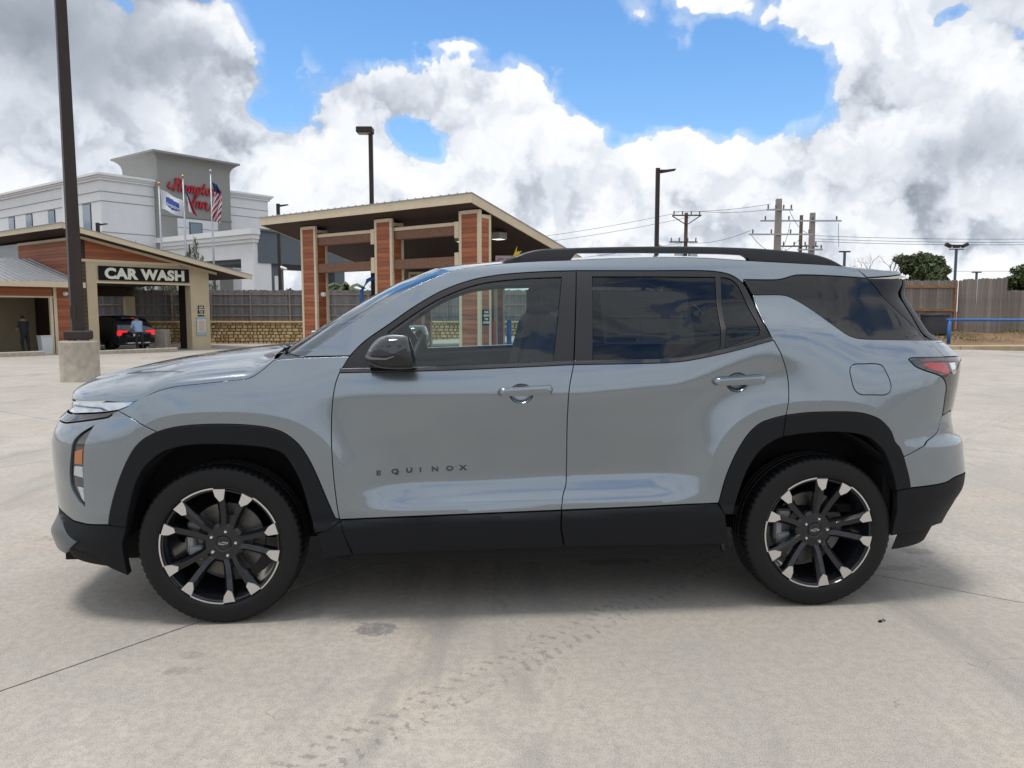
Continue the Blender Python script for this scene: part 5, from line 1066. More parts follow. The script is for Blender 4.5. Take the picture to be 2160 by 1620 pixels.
# barrier arm and blue post by the pavilion
z0 = G(-6, 31)
bp_ = thing('blue_post', 'tall blue bent post standing under the pavilion beside a striped barrier arm', 'post', (-6.02, 31.0, z0))
MB().tube([(0, 0, 0), (0, 0, 2.55), (.25, 0, 2.95), (.6, 0, 3.1)], .075, 10).build('post_tube', BLUE, bp_, smooth=True)
MB().box(-.16, .16, -.12, .12, 0, .04).build('base_plate', BLUE, bp_)
ba = thing('barrier_gate', 'red and white striped barrier arm raised at an angle in front of the stone wall', 'barrier', (-7.75, 30.5, G(-7.7, 30.5)))
MB().bbox(-.16, .16, -.16, .16, 0, 1.0, .02).build('barrier_cabinet', ALU, ba)
for k in range(14):
    a, b = k * .28, k * .28 + .28; d = Vector((.87, 0, .49))
    p, q = d * a, d * b
    MB().add([(p.x, -.2, .72 + p.z), (q.x, -.2, .72 + q.z), (q.x, -.2, .82 + q.z), (p.x, -.2, .82 + p.z), (p.x, -.26, .72 + p.z), (q.x, -.26, .72 + q.z), (q.x, -.26, .82 + q.z), (p.x, -.26, .82 + p.z)], [(0, 1, 2, 3), (7, 6, 5, 4), (0, 4, 5, 1), (3, 2, 6, 7), (0, 3, 7, 4), (1, 5, 6, 2)]).build('arm_segment', REDS if k % 3 == 2 else mat('arm_white', (.7, .7, .7), .5), ba)
for i, (x, c, lab, nm) in enumerate(((-.12, BLUE, 'blue bollard seen through the front door window of the grey SUV', 'bollard'), (-.72, mat('delineator_orange', (.62, .12, .05), .6), 'orange delineator post beside the blue bollard seen through the SUV window', 'bollard'))):
    zz0 = G(x, 31.5); b_ = thing('bollard' if i == 0 else 'delineator_post', lab, nm, (x, 31.5, zz0))
    MB().lathe([(.001, 1.15), (.07 if i == 0 else .05, 1.12), (.10 if i == 0 else .06, 1.05), (.10 if i == 0 else .06, 0)], 18, 'z').build('post_tube', c, b_, smooth=True)
    MB().lathe([(.001, .05), (.18, .04), (.2, 0)], 18, 'z').build('base_disc', BLACK, b_)

# ------------------------------------------------------------------ car wash building (left)
CW = (-19.19 - .95 * .6, 36.0 - .95 * .8)
wb = frame('car_wash_building', 'car wash bay building with beige walls, sloping roof and red-brown plank gable at left', 'building', CW, 0.0)
# local x: 0 at the wall's corner, bay opening 0.9..5.5, wall ends 6.55
zg = -.85
wz = lambda x: 4.95 - .205 * (x + .9)
def wallpiece(poly, y0, y1, m, name): return MB().prism(poly, y0, y1, 'xz').build(name, m, wb)
wallpiece([(0, zg), (.86, zg), (.86, 3.62), (0, 3.62)], .0, .5, BEIGE, 'wall_pier')
wallpiece([(5.50, zg), (6.54, zg), (6.54, 3.45), (5.50, 3.62)], .0, .5, BEIGE, 'wall_pier')
wallpiece([(.862, 2.74), (5.498, 2.74), (5.498, 3.62), (.862, 3.62)], .0, .5, BEIGE, 'lintel_wall')
MB().box(-.03, 4.95, -.03, .02, 3.622, 3.74).build('trim_board', CREAM, wb)
MB().box(.80, 5.55, -.025, .02, 2.66, 2.738).build('opening_trim', CREAM, wb)
xe_ = lambda z: (4.90 - z) / .205 - .9
z_ = 3.742; k_ = 0
while z_ < 4.70:
    h_ = .165; a_, b_ = min(6.5, xe_(z_)), min(6.5, xe_(min(4.88, z_ + h_ - .006)))
    if a_ > .05:
        MB().add([(0, .03, z_), (a_, .03, z_), (max(b_, .01), .03, z_ + h_ - .006), (0, .03, z_ + h_ - .006), (0, .008, z_), (a_, .008, z_), (max(b_, .01), .020, z_ + h_ - .006), (0, .020, z_ + h_ - .006)], [(3, 2, 1, 0), (4, 5, 6, 7), (0, 1, 5, 4), (1, 2, 6, 5), (2, 3, 7, 6), (3, 0, 4, 7)]).build('siding_board', SIDE[k_ % 3], wb)
    z_ += h_; k_ += 1
MB().prism([(0, 3.63), (6.0, 3.63), (0, 4.80)], .035, .3, 'xz').build('gable_core', SOFF, wb)
# left flank wall (recedes along y) clad with boards above the awning
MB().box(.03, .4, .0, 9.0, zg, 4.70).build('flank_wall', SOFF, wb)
siding(wb, 'y', .0, 6.2, .028, 2.55, 4.62)
for k in range(22): MB().lathe([(.055, 2.3), (.055, 4.7)], 8, 'z', c=(.02, 6.28 + k * .11, 0)).build('corrugated_rib', ALU, wb)
MB().box(-.03, .03, -.02, 6.2, 4.60, 4.72).build('trim_board', CREAM, wb)
# roof
slab(wb, -.86, 8.5, -.80, 10.5, lambda x: wz(x) + .28 - .06, .16, 'soffit', SOFF)
slab(wb, -.93, 8.6, -.90, 10.6, lambda x: wz(x) + .28, .03, 'roof', ROOFM)
MB().box(-.90, -.86, -.86, 10.5, wz(-.9) + .03, wz(-.9) + .27).build('front_fascia', CREAM, wb)
MB().add([(x, y, wz(x) + .28 - d) for y in (-.88, -.84) for x, d in ((-.858, .26), (8.55, .26), (8.55, .035), (-.858, .035))], [(0, 1, 2, 3), (7, 6, 5, 4), (0, 4, 5, 1), (1, 5, 6, 2), (2, 6, 7, 3), (3, 7, 4, 0)]).build('side_fascia', CREAM, wb)
MB().add([(x, y, wz(x) + .04 - d) for y in (-.04, .02) for x, d in ((-.0, .12), (7.0, .12), (7.0, .0), (-.0, .0))], [(0, 1, 2, 3), (7, 6, 5, 4), (0, 4, 5, 1), (1, 5, 6, 2), (2, 6, 7, 3), (3, 7, 4, 0)]).build('trim_board', CREAM, wb)
# bay interior: side wall, ceiling, back piers with openings between
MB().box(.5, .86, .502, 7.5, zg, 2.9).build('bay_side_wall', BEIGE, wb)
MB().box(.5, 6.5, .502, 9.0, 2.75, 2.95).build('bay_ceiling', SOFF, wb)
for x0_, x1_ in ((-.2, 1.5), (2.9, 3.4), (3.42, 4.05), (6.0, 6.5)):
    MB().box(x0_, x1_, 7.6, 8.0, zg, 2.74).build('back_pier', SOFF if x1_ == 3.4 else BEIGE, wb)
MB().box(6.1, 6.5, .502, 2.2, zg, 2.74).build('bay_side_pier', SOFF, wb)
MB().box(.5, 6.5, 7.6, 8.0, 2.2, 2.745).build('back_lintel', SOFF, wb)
sgn = MB().bbox(.93, 5.42, -.075, -.005, 2.80, 3.46, .01).build('car_wash_sign', BLACK, wb)
put_text('sign_text', 'CAR WASH', .66, IVORY, sgn, (3.18, -.082, 2.90), extrude=.006, bold=.034, xs=1.12, space=1.06)
small_sign(wb, 6.03, -.0, 1.37)
ps = MB().bbox(5.74, 6.30, -.04, -.004, .10, 1.05, .008).build('notice_board', mat('notice_blue', (.30, .42, .46), .6), wb)
MB().box(5.79, 6.25, -.046, -.041, .27, .93).build('notice_sheet', mat('notice_cream', (.62, .62, .55), .7), ps)
for k in range(11):
    h_ = .05 + .05 * ((k * 7) % 4) / 4
    MB().box(6.02 - .10 - h_, 6.02 + .10 + h_, -.050, -.047, .86 - k * .052 - .018, .86 - k * .052).build('notice_line', mat('notice_red', (.48, .08, .07), .7), ps)
# lower wing to the left with corrugated awning
x0a, x1a = -6.5, -.02
MB().box(-1.05, -.02, .02, .5, zg, 2.5).build('wing_pier', SOFF, wb)
siding(wb, 'x', -.92, -.16, .02, zg, 2.45)
for a, b in ((-1.06, -.93), (-.15, .0)): MB().box(a, b, -.02, .018, zg, 2.46).build('corner_board', CREAM, wb)
siding(wb, 'x', x0a, -1.1, .02, 2.02, 2.46); MB().box(x0a, -1.08, .022, .3, 2.0, 2.5).build('wing_lintel', SOFF, wb)
MB().box(x0a, -1.08, -.015, .02, 1.95, 2.02).build('opening_trim', CREAM, wb)
MB().box(-1.22, -1.10, -.01, .12, zg, 1.95).build('opening_trim', CREAM, wb)
MB().box(x0a, x1a, 4.6, 5.0, zg, 3.0).build('wing_back_wall', BEIGE, wb)
MB().box(x0a - .3, x0a, .0, 5.0, zg, 3.0).build('wing_side_wall', ALU, wb)
for k in range(12): MB().lathe([(.05, zg), (.05, 1.95)], 8, 'z', c=(-3.3 - k * .105, 3.2, 0)).build('corrugated_rib', ALU, wb)
az0 = 2.62
slab2 = MB().add([(x0a, -.8, az0), (x1a - .0, -.8, az0), (x1a, 4.6, az0 + 1.25), (x0a, 4.6, az0 + 1.25), (x0a, -.8, az0 - .03), (x1a, -.8, az0 - .03), (x1a, 4.6, az0 + 1.22), (x0a, 4.6, az0 + 1.22)], [(0, 1, 2, 3), (7, 6, 5, 4), (0, 4, 5, 1), (1, 5, 6, 2), (2, 6, 7, 3), (3, 7, 4, 0)])
aw = slab2.build('awning_roof', ROOFM, wb)
for k in range(24):
    x = x0a + .1 + k * .27
    MB().add([(x, -.8, az0 + .002), (x + .07, -.8, az0 + .002), (x + .07, 4.6, az0 + 1.252), (x, 4.6, az0 + 1.252), (x + .015, -.8, az0 + .05), (x + .055, -.8, az0 + .05), (x + .055, 4.6, az0 + 1.30), (x + .015, 4.6, az0 + 1.30)], [(4, 5, 6, 7), (0, 1, 5, 4), (1, 2, 6, 5), (3, 0, 4, 7)]).build('roof_rib', ROOFM, aw)
MB().box(x0a, x1a, -.84, -.802, az0 - .22, az0 + .012).build('awning_fascia', CREAM, wb)
MB().lathe([(.001, -.14), (.08, -.13), (.10, -.06), (.11, 0)], 16, 'y', c=(-.55, -.0, 2.15)).build('security_camera', MATS['camera_white'], wb, smooth=True)
tag(wb)

def kerb(name, label, p, q, w=.16, h=.15):
    p = Vector(p); q = Vector(q); d = (q - p); L = d.length; d.normalize()
    o = thing(name, label, 'kerb', (p.x, p.y, min(G(p.x, p.y), G(q.x, q.y))), math.atan2(d.y, d.x))
    n = max(1, int(L / 2.0))
    for k in range(n): MB().bbox(L * k / n + .01, L * (k + 1) / n - .01, -w, w, -.1, h + .06, .03).build('kerb_stone', CONC, o)
    return o
P0 = Vector((CW[0], CW[1], 0))
kerb('parking_kerb', 'pale concrete kerb across the left part of the car wash entrance', P0 + E1 * -.1 + E2 * -1.8, P0 + E1 * 3.6 + E2 * -1.8)
kerb('parking_kerb', 'pale concrete kerb in front of the dark bay at the left edge', P0 + E1 * -6.0 + E2 * -1.5, P0 + E1 * -2.2 + E2 * -1.5)

# ------------------------------------------------------------------ dark SUV in the wash bay (rear towards us)
def parked_suv(loc, rz, label, m, lit=True):
    lampm = mat('lit_tail_lamp', (.5, .01, .02), .2, coat=1.0, emit=(1, .03, .04), es=.55) if lit else REDL
    r_ = thing('washed_car', label, 'car', loc, rz)
    # side profile along y (forward +y), section width by height
    st = [(-.02, .35, .95, .80), (.05, .33, 1.08, .86), (.25, .32, 1.42, .90), (.55, .31, 1.66, .92), (1.2, .30, 1.73, .93), (2.2, .30, 1.74, .93), (2.9, .30, 1.66, .93), (3.5, .30, 1.16, .93), (4.3, .32, 1.05, .92), (4.75, .36, .88, .84)]
    rows_ = []
    for y, zb_, ztop_, w in st:
        belt = min(1.08, ztop_ - .05); sec = []
        up = max(.0, ztop_ - belt); tw = w - .24 * min(1, up / .6)
        pts_ = [(w * .86, zb_), (w, zb_ + .14), (w * 1.01, .72), (w * .985, belt), (tw + .03, ztop_ - .06 if up > .1 else ztop_ - .02), (tw - .10, ztop_), (0, ztop_ + .02)]
        sec = [(x, y, z) for x, z in pts_] + [(-x, y, z) for x, z in pts_[::-1][1:]]
        rows_.append(sec)
    n = len(rows_[0]); mb = MB().add([p for q in rows_ for p in q], [(i * n + j, i * n + (j + 1) % n, (i + 1) * n + (j + 1) % n, (i + 1) * n + j) for i in range(len(rows_) - 1) for j in range(n)] + [tuple(range(n))[::-1], tuple((len(rows_) - 1) * n + j for j in range(n))])
    body = mb.build('body', m, r_, smooth=True, angle=32)
    MB().add([(-.66, .06, 1.10), (.66, .06, 1.10), (.58, .42, 1.52), (-.58, .42, 1.52)], [(0, 1, 2, 3)]).build('rear_window', GBLK, r_)
    MB().prism([(-.60, 1.58), (.60, 1.58), (.56, 1.66), (-.56, 1.66)], .22, .50, 'xz').build('roof_spoiler', m, r_)
    for s in (-1, 1):
        q = [(s * .45, 1.02), (s * .86, 1.04), (s * .90, .94), (s * .88, .78), (s * .74, .80), (s * .70, .92), (s * .46, .94)]
        MB().prism(q, -.06, .10, 'xz').build('tail_lamp', lampm, r_)
        MB().add([(s * .90, .62, 1.10), (s * .905, 2.95, 1.10), (s * .75, 2.7, 1.56), (s * .755, .75, 1.55)], [(0, 1, 2, 3)]).build('side_glass', GBLK, r_)
        for yy in (.95, 3.85):
            wv = MB().lathe([(.12, -.12), (.22, -.13), (.33, -.11), (.36, -.06), (.36, .06), (.33, .11), (.22, .11)], 28, 'x', c=(s * .83, yy, .36)); wv.build('wheel', RUB, r_, smooth=True)
    MB().bbox(-.88, .88, -.10, .14, .42, .66, .04).build('rear_bumper', CLAD, r_)
    MB().box(-.62, .62, -.115, -.09, .40, .45).build('chrome_strip', CHRM, r_)
    MB().box(-.17, .17, -.04, -.01, .74, .86).build('number_plate', mat('plate_white', (.7, .7, .68), .5), r_)
    MB().box(-.12, .12, .20, .23, 1.60, 1.625).build('brake_light', lampm, r_)
    return r_
NAVY = mat('dark_navy_paint', (.012, .016, .026), .2, metal=.3, coat=1.0)
pc = P0 + E1 * 2.65 + E2 * .1
parked_suv((pc.x, pc.y, G(pc.x, pc.y)), math.atan2(.6, -.8) - math.pi / 2, 'dark SUV with red tail lamps lit inside the car wash bay', NAVY)
pc = P0 + E1 * -3.6 + E2 * 1.0
parked_suv((pc.x - 1.9, pc.y + 2.4, G(pc.x, pc.y)), R(75), 'white car half hidden in the dark bay at the left edge', mat('white_paint', (.62, .62, .60), .25, coat=.5), lit=False)

# ------------------------------------------------------------------ people
def person(label, loc, rz, shirt, trousers, lean=.12, arm=1.0):
    J = {'pel': (0, 0, .95), 'sp': (0, lean * .45, 1.18), 'ch': (0, lean, 1.38), 'nk': (0, lean * 1.25, 1.50), 'hd': (0, lean * 1.6 + .02, 1.60), 'tp': (0, lean * 1.7 + .02, 1.72),
         'sl': (-.19, lean, 1.42), 'sr': (.19, lean, 1.42), 'el': (-.25, lean + .06, 1.15), 'er': (.27, lean + .10, 1.17), 'wl': (-.20, lean + .26, 1.00), 'wr': (.24, lean + .32, 1.02), 'fl': (-.18, lean + .33, .97), 'fr': (.22, lean + .40, 1.01),
         'hl': (-.10, 0, .90), 'hr': (.10, 0, .90), 'kl': (-.12, .04, .50), 'kr': (.12, -.02, .50), 'al': (-.12, -.03, .09), 'ar': (.13, -.06, .09), 'tl': (-.13, .13, .035), 'tr': (.15, .10, .035)}
    RD_ = {'pel': .15, 'sp': .145, 'ch': .165, 'nk': .058, 'hd': .088, 'tp': .07, 'sl': .075, 'sr': .075, 'el': .046, 'er': .046, 'wl': .032, 'wr': .032, 'fl': .036, 'fr': .036, 'hl': .098, 'hr': .098, 'kl': .068, 'kr': .068, 'al': .048, 'ar': .048, 'tl': .04, 'tr': .04}
    ed = [('pel', 'sp'), ('sp', 'ch'), ('ch', 'nk'), ('nk', 'hd'), ('hd', 'tp'), ('ch', 'sl'), ('ch', 'sr'), ('sl', 'el'), ('sr', 'er'), ('el', 'wl'), ('er', 'wr'), ('wl', 'fl'), ('wr', 'fr'), ('pel', 'hl'), ('pel', 'hr'), ('hl', 'kl'), ('hr', 'kr'), ('kl', 'al'), ('kr', 'ar'), ('al', 'tl'), ('ar', 'tr')]
    ks = list(J); me = bpy.data.meshes.new('p'); me.from_pydata([J[k] for k in ks], [(ks.index(a), ks.index(b)) for a, b in ed], [])
    o = bpy.data.objects.new('p', me); COL.objects.link(o); o.modifiers.new('s', 'SKIN')
    for k, sv_ in zip(ks, me.skin_vertices[0].data):
        r_ = RD_[k]; sv_.radius = (r_ * (1.25 if k in ('pel', 'sp', 'ch') else 1), r_ * (.78 if k in ('pel', 'sp', 'ch') else 1)); sv_.use_root = k == 'pel'
    sb = o.modifiers.new('b', 'SUBSURF'); sb.levels = 2; sb.render_levels = 2
    bpy.context.view_layer.update()
    m2 = bpy.data.meshes.new_from_object(o.evaluated_get(bpy.context.evaluated_depsgraph_get())); bpy.data.objects.remove(o)
    m2.name = 'person'; m2.materials.clear()
    for q in (trousers, shirt, mat('skin', (.30, .17, .11), .6), mat('dark_hair', (.012, .010, .009), .8), mat('shoe_black', (.015, .015, .015), .6)): m2.materials.append(q)
    for p in m2.polygons:
        c = p.center; z = c.z
        armlow = (abs(c.x) > .17 and z < 1.20 and c.y > lean - .02 and z > .93 and (abs(c.x) > .2 or c.y > lean + .2))
        p.material_index = 4 if z < .085 else 0 if (z < .96 and not (c.y > lean + .15 and z > .9)) else 2 if (armlow and z < 1.16) else 1 if z < 1.475 else 2 if (z < 1.56 or (c.y > lean * 1.6 + .05 and z < 1.66)) else 3
    m2.shade_smooth(); pe = link('person', m2, None, loc, rz); return tag(pe, label, 'person')
pp = P0 + E1 * 2.35 + E2 * -.75
pz = G(pp.x, pp.y)
rz_car = math.atan2(.6, -.8) - math.pi / 2
person('person in a light blue polo shirt and black trousers leaning towards the dark SUV', (pp.x, pp.y, pz), rz_car, mat('light_blue_polo', (.25, .38, .55), .8), mat('black_trousers', (.012, .013, .018), .8), .16)
hw = pp + E1 * .42 + E2 * .35
sq = thing('long_handled_squeegee', 'long handled squeegee held by the person in the blue shirt', 'squeegee', (hw.x, hw.y, pz), rz_car)
MB().tube([(-.14, .08, 1.15), (.02, -.18, .03)], .014, 8).build('handle', BLACK, sq); MB().prism([(-.14, 0), (.18, 0), (.03, .26)], -.20, -.17, 'xz').build('brush_head', ALU, sq)
pq = P0 + E1 * -2.1 + E2 * .5
person('person in dark clothes standing in the shaded bay at the left edge', (pq.x, pq.y, G(pq.x, pq.y)), rz_car + R(20), mat('dark_shirt', (.014, .016, .02), .85), MATS['black_trousers'], .04)
bq = P0 + E1 * -1.45 + E2 * .1
bn = thing('white_bin', 'white plastic waste bin beside the planked pier of the left bay', 'bin', (bq.x, bq.y, G(bq.x, bq.y)), YAW)
MB().prism([(-.2, 0), (.2, 0), (.25, .78), (-.25, .78)], -.22, .22, 'xz').build('bin_body', mat('white_plastic', (.62, .66, .66), .5), bn); MB().bbox(-.27, .27, -.25, .25, .78, .84, .015).build('bin_rim', MATS['white_plastic'], bn)
cq = P0 + E1 * -.2 + E2 * -.9
cn = thing('traffic_cone', 'small orange traffic cone behind the concrete lamp base', 'cone', (cq.x - .5, cq.y - .6, G(cq.x, cq.y)))
MB().lathe([(.001, .72), (.04, .71), (.15, .06), (.15, .03)], 20, 'z').build('cone_body', mat('cone_orange', (.65, .07, .03), .5), cn, smooth=True, angle=40); MB().bbox(-.2, .2, -.2, .2, 0, .04, .01).build('cone_base', MATS['cone_orange'], cn)
dq = P0 + E1 * 4.4 + E2 * .9
tag(MB().bbox(dq.x - .3, dq.x + .3, dq.y - .3, dq.y + .3, G(dq.x, dq.y), G(dq.x, dq.y) + 1.05, .03).build('grey_cabinet', CONC), 'grey cabinet standing behind the right tail lamp of the dark SUV', 'cabinet')

# ------------------------------------------------------------------ lamp post at left on its concrete drum
def lamp_base():
    x, y = -9.35, 16.6; z = G(x, y); lb = thing('lamp_post', 'tall dark bronze lamp post on a round concrete base at left', 'lamp post', (x, y, z))
    d = .385
    MB().lathe([(.001, .875), (d - .02, .875), (d, .855), (d, .02), (d + .03, -.05)], 40, 'z').build('concrete_base', CONC, lb, smooth=True, angle=40)
    MB().bbox(-.23, .23, -.20, .20, .90, 1.10, .03).build('base_cover', BRONZE, lb)
    for sx_ in (-.15, .15):
        for sy_ in (-.12, .12): MB().lathe([(.02, .874), (.02, .92)], 8, 'z', c=(sx_, sy_, 0)).build('anchor_bolt', ALU, lb)
    p = MB(); a, b = .125, .095; c_, s_ = math.cos(R(38)), math.sin(R(38)); V = []
    for h, w in ((1.10, a), (9.0, b)):
        for u, v in ((-1, -1), (1, -1), (1, 1), (-1, 1)): V.append((w * (u * c_ - v * s_), w * (u * s_ + v * c_), h))
    p.add(V, [(0, 1, 5, 4), (1, 2, 6, 5), (2, 3, 7, 6), (3, 0, 4, 7), (4, 5, 6, 7)]).build('pole', BRONZE, lb)
    MB().box(-.06, .06, -.16, -.135, 1.35, 1.62).build('access_cover', BRONZE, lb)
    MB().bbox(-.35, .35, -.9, -.1, 8.9, 9.08, .02).build('lamp_head', BRONZE, lb)
lamp_base()
def lamp_pole(x, y, ztop, w, label, kind, rz=0.0, headm=None):
    o = thing('lamp_post', label, 'lamp post', (x, y, G(x, y)), rz, None); h = ztop - G(x, y)
    MB().box(-w, w, -w, w, 0, h).build('pole', headm or BRONZE, o); MB().bbox(-w * 2.2, w * 2.2, -w * 2.2, w * 2.2, 0, .12, .02).build('base_plate', headm or BRONZE, o)
    if kind == 'box':
        MB().bbox(-.62, .12, -.30, .30, h - .02, h + .24, .03).build('lamp_head', BRONZE, o); MB().box(-.55, .02, -.22, .22, h - .04, h - .022).build('lens', mat('lens_dull', (.5, .45, .38), .4), o)
    elif kind == 'led':
        MB().prism([(w, h - .18), (.28, h - .15), (.66, h - .08), (.66, h - .04), (.28, h - .08), (w, h - .08)], -.16, .16, 'xz').build('lamp_head', BRONZE, o)
    elif kind == 'tee':
        MB().box(-.5, .5, -.1, .1, h, h + .12).build('lamp_head', BRONZE, o)
    elif kind == 'flood':
        MB().box(-.42, .42, -.03, .03, h - .06, h).build('cross_arm', BRONZE, o)
        for k in (-1, 0, 1):
            hd = MB().bbox(-.18, .18, -.12, .12, -.08, .10, .015).build('flood_head', BRONZE, o); hd.location = (k * .48, 0, h + .12 + .06 * abs(k)); hd.rotation_euler = (0, -.45 * k, 0)
    return o
lamp_pole(-6.45, 36.0, 9.45, .09, 'dark lamp post with square shoebox head rising behind the pavilion roof', 'box')
lp2 = lamp_pole(5.57, 30.0, 6.80, .075, 'dark lamp post with slim head and cameras above the SUV roof rail', 'led')
for zz_, t in ((3.9, .25), (3.2, .35)): MB().tube([(.05, 0, zz_), (t, -.05, zz_ - .10)], .05, 8).build('camera', ALU, lp2)
lp3 = lamp_pole(-15.55, 52.0, 8.45, .10, 'slim dark lamp post between the hotel and the pavilion', 'led')
MB().tube([(.1, -.1, 4.9), (.5, -.2, 4.75)], .09, 8).build('camera', mat('camera_white', (.8, .8, .8), .4), lp3)
lamp_pole(-29.2, 55.0, 7.54, .10, 'small dark lamp post in front of the hotel above the wash roof', 'led')
lamp_pole(25.7, 45.0, 4.95, .055, 'slim blue pole with three floodlights behind the wooden fence', 'flood', headm=mat('pole_blue_grey', (.06, .09, .15), .5))
for x, y, z_, lab in ((29.94, 70, 6.6, 'small tee headed lamp post just right of the rail end'), (28.8, 75, 7.5, 'small tee headed lamp post close to the utility poles'), (42.9, 80, 5.9, 'distant lamp post left of the floodlight pole'), (50.9, 85, 5.5, 'distant lamp post right of the floodlight pole')):
    lamp_pole(x, y, z_, .09, lab, 'tee', headm=mat('pole_blue_grey', (.06, .09, .15), .5))

# ------------------------------------------------------------------ retaining wall with fence on top
YW = 47.0; zw0 = -.75; zwt = .66
stw = thing('stone_retaining_wall', 'tan split-face block retaining wall below the grey fence', 'wall', (0, YW, zw0))
MB().box(-40, 14, .05, .5, 0, zwt - zw0 - .02).build('wall_core', mat('dark_mortar', (.10, .075, .045), .95), stw)  # dark brown core that shows in the joints between blocks
BLK = [mat('tan_block_%s' % n, c, .9, var=.3, vscale=6, bump=.8, bscale=14) for n, c in (('ochre', (.52, .37, .18)), ('pale', (.60, .45, .24)), ('brown', (.40, .265, .125)), ('sand', (.56, .41, .21)))]
bm_cache = {}
def block_mesh(w, h, k):
    key = (w, h, k)
    if key not in bm_cache:
        rnd = random.Random(hash(key) & 0xffff); mb = MB(); j = lambda: rnd.uniform(-.012, .012)
        a, b = w / 2 - .012, h / 2 - .010
        V = [(-a, .05, -b), (a, .05, -b), (a, .05, b), (-a, .05, b), (-a + .02, -.03 + j(), -b + .015), (a - .02, -.03 + j(), -b + .015), (a - .02, -.03 + j(), b - .015), (-a + .02, -.03 + j(), b - .015), (j(), -.055 + j(), j())]
        o = mb.add(V, [(0, 1, 5, 4), (1, 2, 6, 5), (2, 3, 7, 6), (3, 0, 4, 7), (4, 5, 8), (5, 6, 8), (6, 7, 8), (7, 4, 8)]).build('block', BLK[k]); bm_cache[key] = o.data; bpy.data.objects.remove(o)
    return bm_cache[key]
rb = random.Random(4); cand = []
rowz = 0.06
rows_h = [.2, .2, .2, .2, .2, .2, .13]
for rh in rows_h:
    x = -27.0 + rb.uniform(0, .3)
    while x < 6.0:
        w = rb.choice((.20, .30, .30, .42)); cand.append((x + w / 2, rowz + rh / 2, w, rh, rb.randrange(4))); x += w
    rowz += rh
# the ones that show best (between the two buildings, and through the bays) are objects of their own
def score(c):
    x = c[0]; return 0 if -19.2 < x < -13.0 else 1 if (-22.0 < x < -19.2 or -13.0 < x < -10.5 or -5.4 < x < .8) else 2
cand.sort(key=lambda c: (score(c), -c[1]))
rest = MB(); restmi = []
for i, (x, z, w, h, k) in enumerate(cand):
    me = block_mesh(w, h, k)
    if i < 300: link('block', me, stw, (x, .05, z))
    else:
        vs = [(v.co.x + x, v.co.y + .05, v.co.z + z) for v in me.vertices]; rest.add(vs, [tuple(p.vertices) for p in me.polygons], k)
tag(rest.build('more_blocks', BLK, stw), kind='stuff')
for k in range(27):
    MB().bbox(-40 + 2 * k + .01, -38 + 2 * k - .01, -.06, .5, zwt - zw0 - .02, zwt - zw0 + .09, .02).build('cap_stone', BLK[1], stw)
fn = thing('wooden_fence', 'long grey picket fence standing on the tan retaining wall', 'fence', (0, YW + .25, zwt + .09))
pm = MB(); rb2 = random.Random(8)
for k in range(380):
    x = -40 + k * .142; h = 1.88 + rb2.uniform(-.03, .03); pm.box(x, x + .136, .02 + rb2.uniform(0, .008), .04, 0, h, rb2.randrange(3))
tag(pm.build('picket', FEN2, fn), kind='stuff')
for k in range(23):
    MB().box(-40 + 2.4 * k, -40 + 2.4 * k + .09, -.12, -.02, 0, 1.80).build('post', FRAIL, fn)
    for z in (.30, .95, 1.58): MB().box(-40 + 2.4 * k + .092, -40 + 2.4 * k + 2.398, -.06, .015, z, z + .09).build('rail', FRAIL, fn)

# ------------------------------------------------------------------ hotel
HO_ = (-39.38, 75.0)
ht = thing('hotel', 'white four storey hotel with grey tower and red script sign', 'building', (HO_[0], HO_[1], 0), YAW)
zb_ = -1.0; zc = 13.9
def hbox(x0, x1, y0, y1, z0, z1, m, name): return MB().box(x0, x1, y0, y1, z0, z1).build(name, m, ht)
def cornice(x0, x1, y0, y1, z, name='cornice'):
    for k, (d, h0, h1) in enumerate(((.18, -.52, -.30), (.32, -.298, -.12), (.48, -.118, .10))):
        hbox(x0 - d, x1 + d, y0 - d, y1 + d, z + h0, z + h1, WTRIM, name)
hbox(0, 18.8, 0, 40, zb_, 14.3, WHITE, 'wall'); cornice(0, 18.8, 0, 40, 14.38)
hbox(-.25, .0, 6.3, 7.6, zb_, 14.2, WHITE, 'pilaster')
# pilaster break on the left face and reveal grooves in the render
for z in (12.75, 11.85, 8.9, 5.9):
    for a, b in ((-.012, 5.2), (13.6, 18.8)): hbox(a, b, -.03, -.0, z, z + .07, GREY, 'reveal_line')
    hbox(-.03, .0, -.0, 40, z, z + .07, GREY, 'reveal_line')
def win(face, a, z0, z1, w, name='window'):
    if face == 'l':
        f_ = hbox(-.06, .05, a - w, a + w, z0, z1, WFR, name); p = MB().box(-.075, -.055, a - w + .10, a + w - .05, z0 + .10, z1 - .10).build('pane', WING, f_)
    else:
        f_ = hbox(a - w, a + w, -.92, -.82, z0, z1, WFR, name); p = MB().box(a - w + .08, a + w - .08, -.935, -.922, z0 + .08, z1 - .08).build('pane', WING, f_)
    return f_
for a, w in ((20.8, .8), (16.2, .8), (10.7, .8), (2.9, .85)):
    win('l', a, 8.2 if a < 5 else 8.6, 11.8, w)
    win('l', a, 5.0, 8.0, w)
MB().box(-.08, -.05, 2.1, 3.7, 8.25, 9.2).build('window_panel', WFR, ht)
